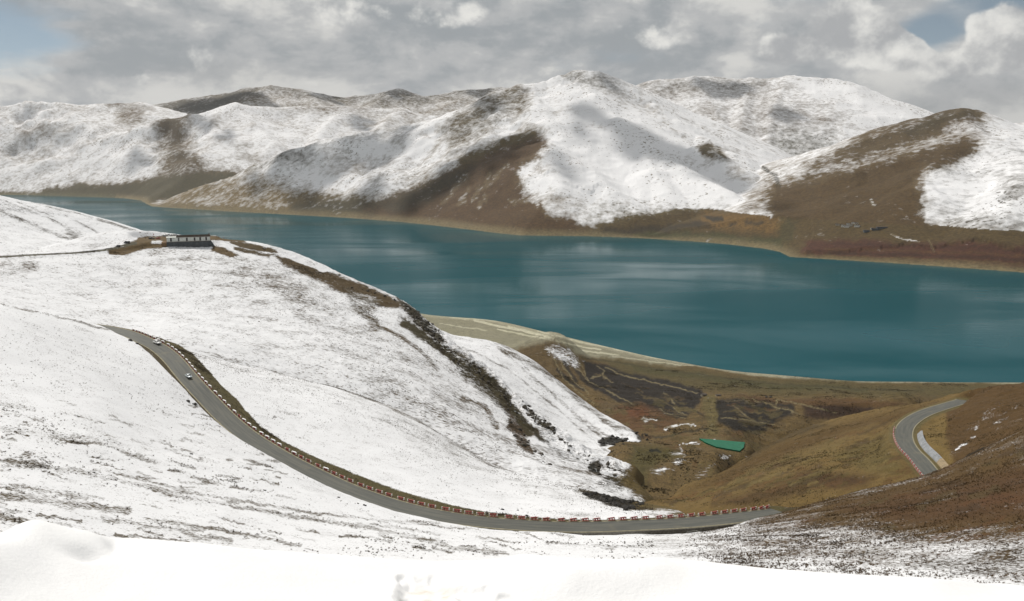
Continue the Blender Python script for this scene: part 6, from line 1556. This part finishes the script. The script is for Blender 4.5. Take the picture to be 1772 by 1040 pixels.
def scatter(name, grid, snow, weight, n_, mat, smin, smax, label, seed):
    Xg, Yg, Zg = grid; rr = np.random.default_rng(seed)
    ax = np.abs(np.gradient(Xg, axis=1) * np.gradient(Yg, axis=0) - np.gradient(Yg, axis=1) * np.gradient(Xg, axis=0))
    w_ = (ax * weight).ravel(); w_ = w_ / w_.sum()
    idx = rr.choice(len(w_), n_, p=w_)
    j = idx % Xg.shape[1]; i = idx // Xg.shape[1]; i = np.clip(i, 0, Xg.shape[0] - 2); j = np.clip(j, 0, Xg.shape[1] - 2)
    u = rr.random(n_); v = rr.random(n_)
    def bl(A): return (A[i, j] * (1 - u) + A[i, j + 1] * u) * (1 - v) + (A[i + 1, j] * (1 - u) + A[i + 1, j + 1] * u) * v
    co = np.stack([bl(Xg), bl(Yg), bl(Zg)], 1)
    me = bpy.data.meshes.new(name); me.vertices.add(n_); me.vertices.foreach_set('co', co.astype(np.float32).ravel())
    a = me.attributes.new('s', 'FLOAT', 'POINT'); a.data.foreach_set('value', rr.uniform(smin, smax, n_).astype(np.float32))
    a = me.attributes.new('rot', 'FLOAT_VECTOR', 'POINT'); rv = np.zeros((n_, 3), np.float32); rv[:, 2] = rr.uniform(0, 6.28, n_); a.data.foreach_set('vector', rv.ravel())
    o = bpy.data.objects.new(name, me); COL.objects.link(o); o['kind'] = 'stuff'; o['label'] = label
    src = bpy.data.objects.new("tuft_source", tuft_mesh("tuft", mat, 9, seed)); 
    ng = bpy.data.node_groups.new(name, 'GeometryNodeTree')
    ng.interface.new_socket("Geometry", in_out='INPUT', socket_type='NodeSocketGeometry'); ng.interface.new_socket("Geometry", in_out='OUTPUT', socket_type='NodeSocketGeometry')
    gi = ng.nodes.new('NodeGroupInput'); go = ng.nodes.new('NodeGroupOutput'); ip = ng.nodes.new('GeometryNodeInstanceOnPoints'); oi = ng.nodes.new('GeometryNodeObjectInfo')
    oi.inputs['Object'].default_value = src
    na = ng.nodes.new('GeometryNodeInputNamedAttribute'); na.data_type = 'FLOAT'; na.inputs['Name'].default_value = 's'
    nr = ng.nodes.new('GeometryNodeInputNamedAttribute'); nr.data_type = 'FLOAT_VECTOR'; nr.inputs['Name'].default_value = 'rot'
    ng.links.new(gi.outputs[0], ip.inputs['Points']); ng.links.new(oi.outputs['Geometry'], ip.inputs['Instance'])
    ng.links.new(na.outputs['Attribute'], ip.inputs['Scale']); ng.links.new(nr.outputs['Attribute'], ip.inputs['Rotation']); ng.links.new(ip.outputs[0], go.inputs[0])
    md = o.modifiers.new("scatter", 'NODES'); md.node_group = ng
    return o
sA = attr_near = NEAR_SNOW; Xn, Yn, Zn = NEAR
pxn, pyn = project(Xn, Yn, Zn)
patch = sstep(fbm(Xn, Yn, 24, 5, 401), -0.15, 0.5); fine_ = sstep(fbm(Xn, Yn, 4, 3, 403), -0.1, 0.4)
vis = (pyn < 1010) & (pyn > 500) & (np.abs(DL_NEAR) > 6.5)
wt = ((1 - sA) ** 1.5 * (0.15 + patch) * (0.2 + fine_) + 0.012 * patch) * vis * (pxn < 1130)
scatter("grass_tufts", NEAR, sA, wt, 26000, m_tuft, 0.16, 0.45, 'dark dead grass tussocks sticking out of the snow', 3)
wt = (0.25 + fine_) * vis * sstep(pxn, 1150, 1300) * (0.4 + patch)
scatter("grass_tufts", NEAR, sA, wt, 30000, m_tuft2, 0.16, 0.42, 'rusty brown grass tussocks covering the right-hand slope', 5)
Xr, Yr, Zr = RIGHT; pxr, pyr = project(Xr, Yr, Zr)
wt = (0.1 + sstep(fbm(Xr, Yr, 30, 5, 411), -0.1, 0.5)) * (0.2 + sstep(fbm(Xr, Yr, 5, 3, 413), -0.1, 0.4)) * (pyr < 880) * (np.hypot(Xr, Yr) < 720) * (np.abs(DR_RIGHT) > 10)
m_tuft3 = plain("olive_grass", (0.062, 0.048, 0.018), 0.9, 0.12, 0.5)
scatter("grass_tufts", RIGHT, None, wt, 22000, m_tuft3, 0.2, 0.55, 'olive and brown grass tussocks on the hillside below the upper bend', 9)
Xh, Yh, Zh = HILL; pxh, pyh = project(Xh, Yh, Zh); sh_ = HILL_SNOW
wt = ((1 - sh_) ** 2 * (0.1 + sstep(fbm(Xh, Yh, 40, 5, 421), -0.1, 0.5)) * (0.15 + sstep(fbm(Xh, Yh, 7, 3, 423), -0.1, 0.4))) * (pyh > 425) * (pyh < 850) * (pxh < 1100)
scatter("grass_tufts", HILL, None, wt, 26000, m_tuft, 0.3, 0.85, 'dark tussocks showing through thin snow on the building hill', 11)
Xv, Yv, Zv = VALLEY; pxv, pyv = project(Xv, Yv, Zv)
wt = (0.05 + sstep(fbm(Xv, Yv, 60, 5, 431), 0.0, 0.5)) * (0.1 + sstep(fbm(Xv, Yv, 14, 3, 433), 0.0, 0.4)) * (pyv > 640) * (pyv < 880) * (pxv > 900) * (pxv < 1700)
wt = wt * (np.hypot((pxv - 1250) / 50, (pyv - 769) / 16) > 1)
m_shrub = plain("low_shrub", (0.045, 0.034, 0.016), 0.9, 0.05, 0.5)
scatter("grass_tufts", VALLEY, None, wt, 16000, m_shrub, 0.5, 1.6, 'low dark scrub dotted over the valley floor', 13)

# ------------------------------------------------------------------ haze between here and the range
hb = bpy.data.meshes.new("haze"); bm = bmesh.new(); box(bm, -13500, 13500, -60, 16500, -60, 1480); bmesh.ops.recalc_face_normals(bm, faces=bm.faces); bm.to_mesh(hb); bm.free()
mh = bpy.data.materials.new("haze_air"); mh.use_nodes = True; nt = mh.node_tree; nt.nodes.clear()
oo = nt.nodes.new('ShaderNodeOutputMaterial'); vv = nt.nodes.new('ShaderNodeVolumePrincipled')
vv.inputs['Color'].default_value = (0.86, 0.87, 0.90, 1); vv.inputs['Density'].default_value = 0.0000125; vv.inputs['Anisotropy'].default_value = 0.2
nt.links.new(vv.outputs[0], oo.inputs['Volume']); hb.materials.append(mh)
hz = bpy.data.objects.new("haze", hb); COL.objects.link(hz); hz['kind'] = 'stuff'
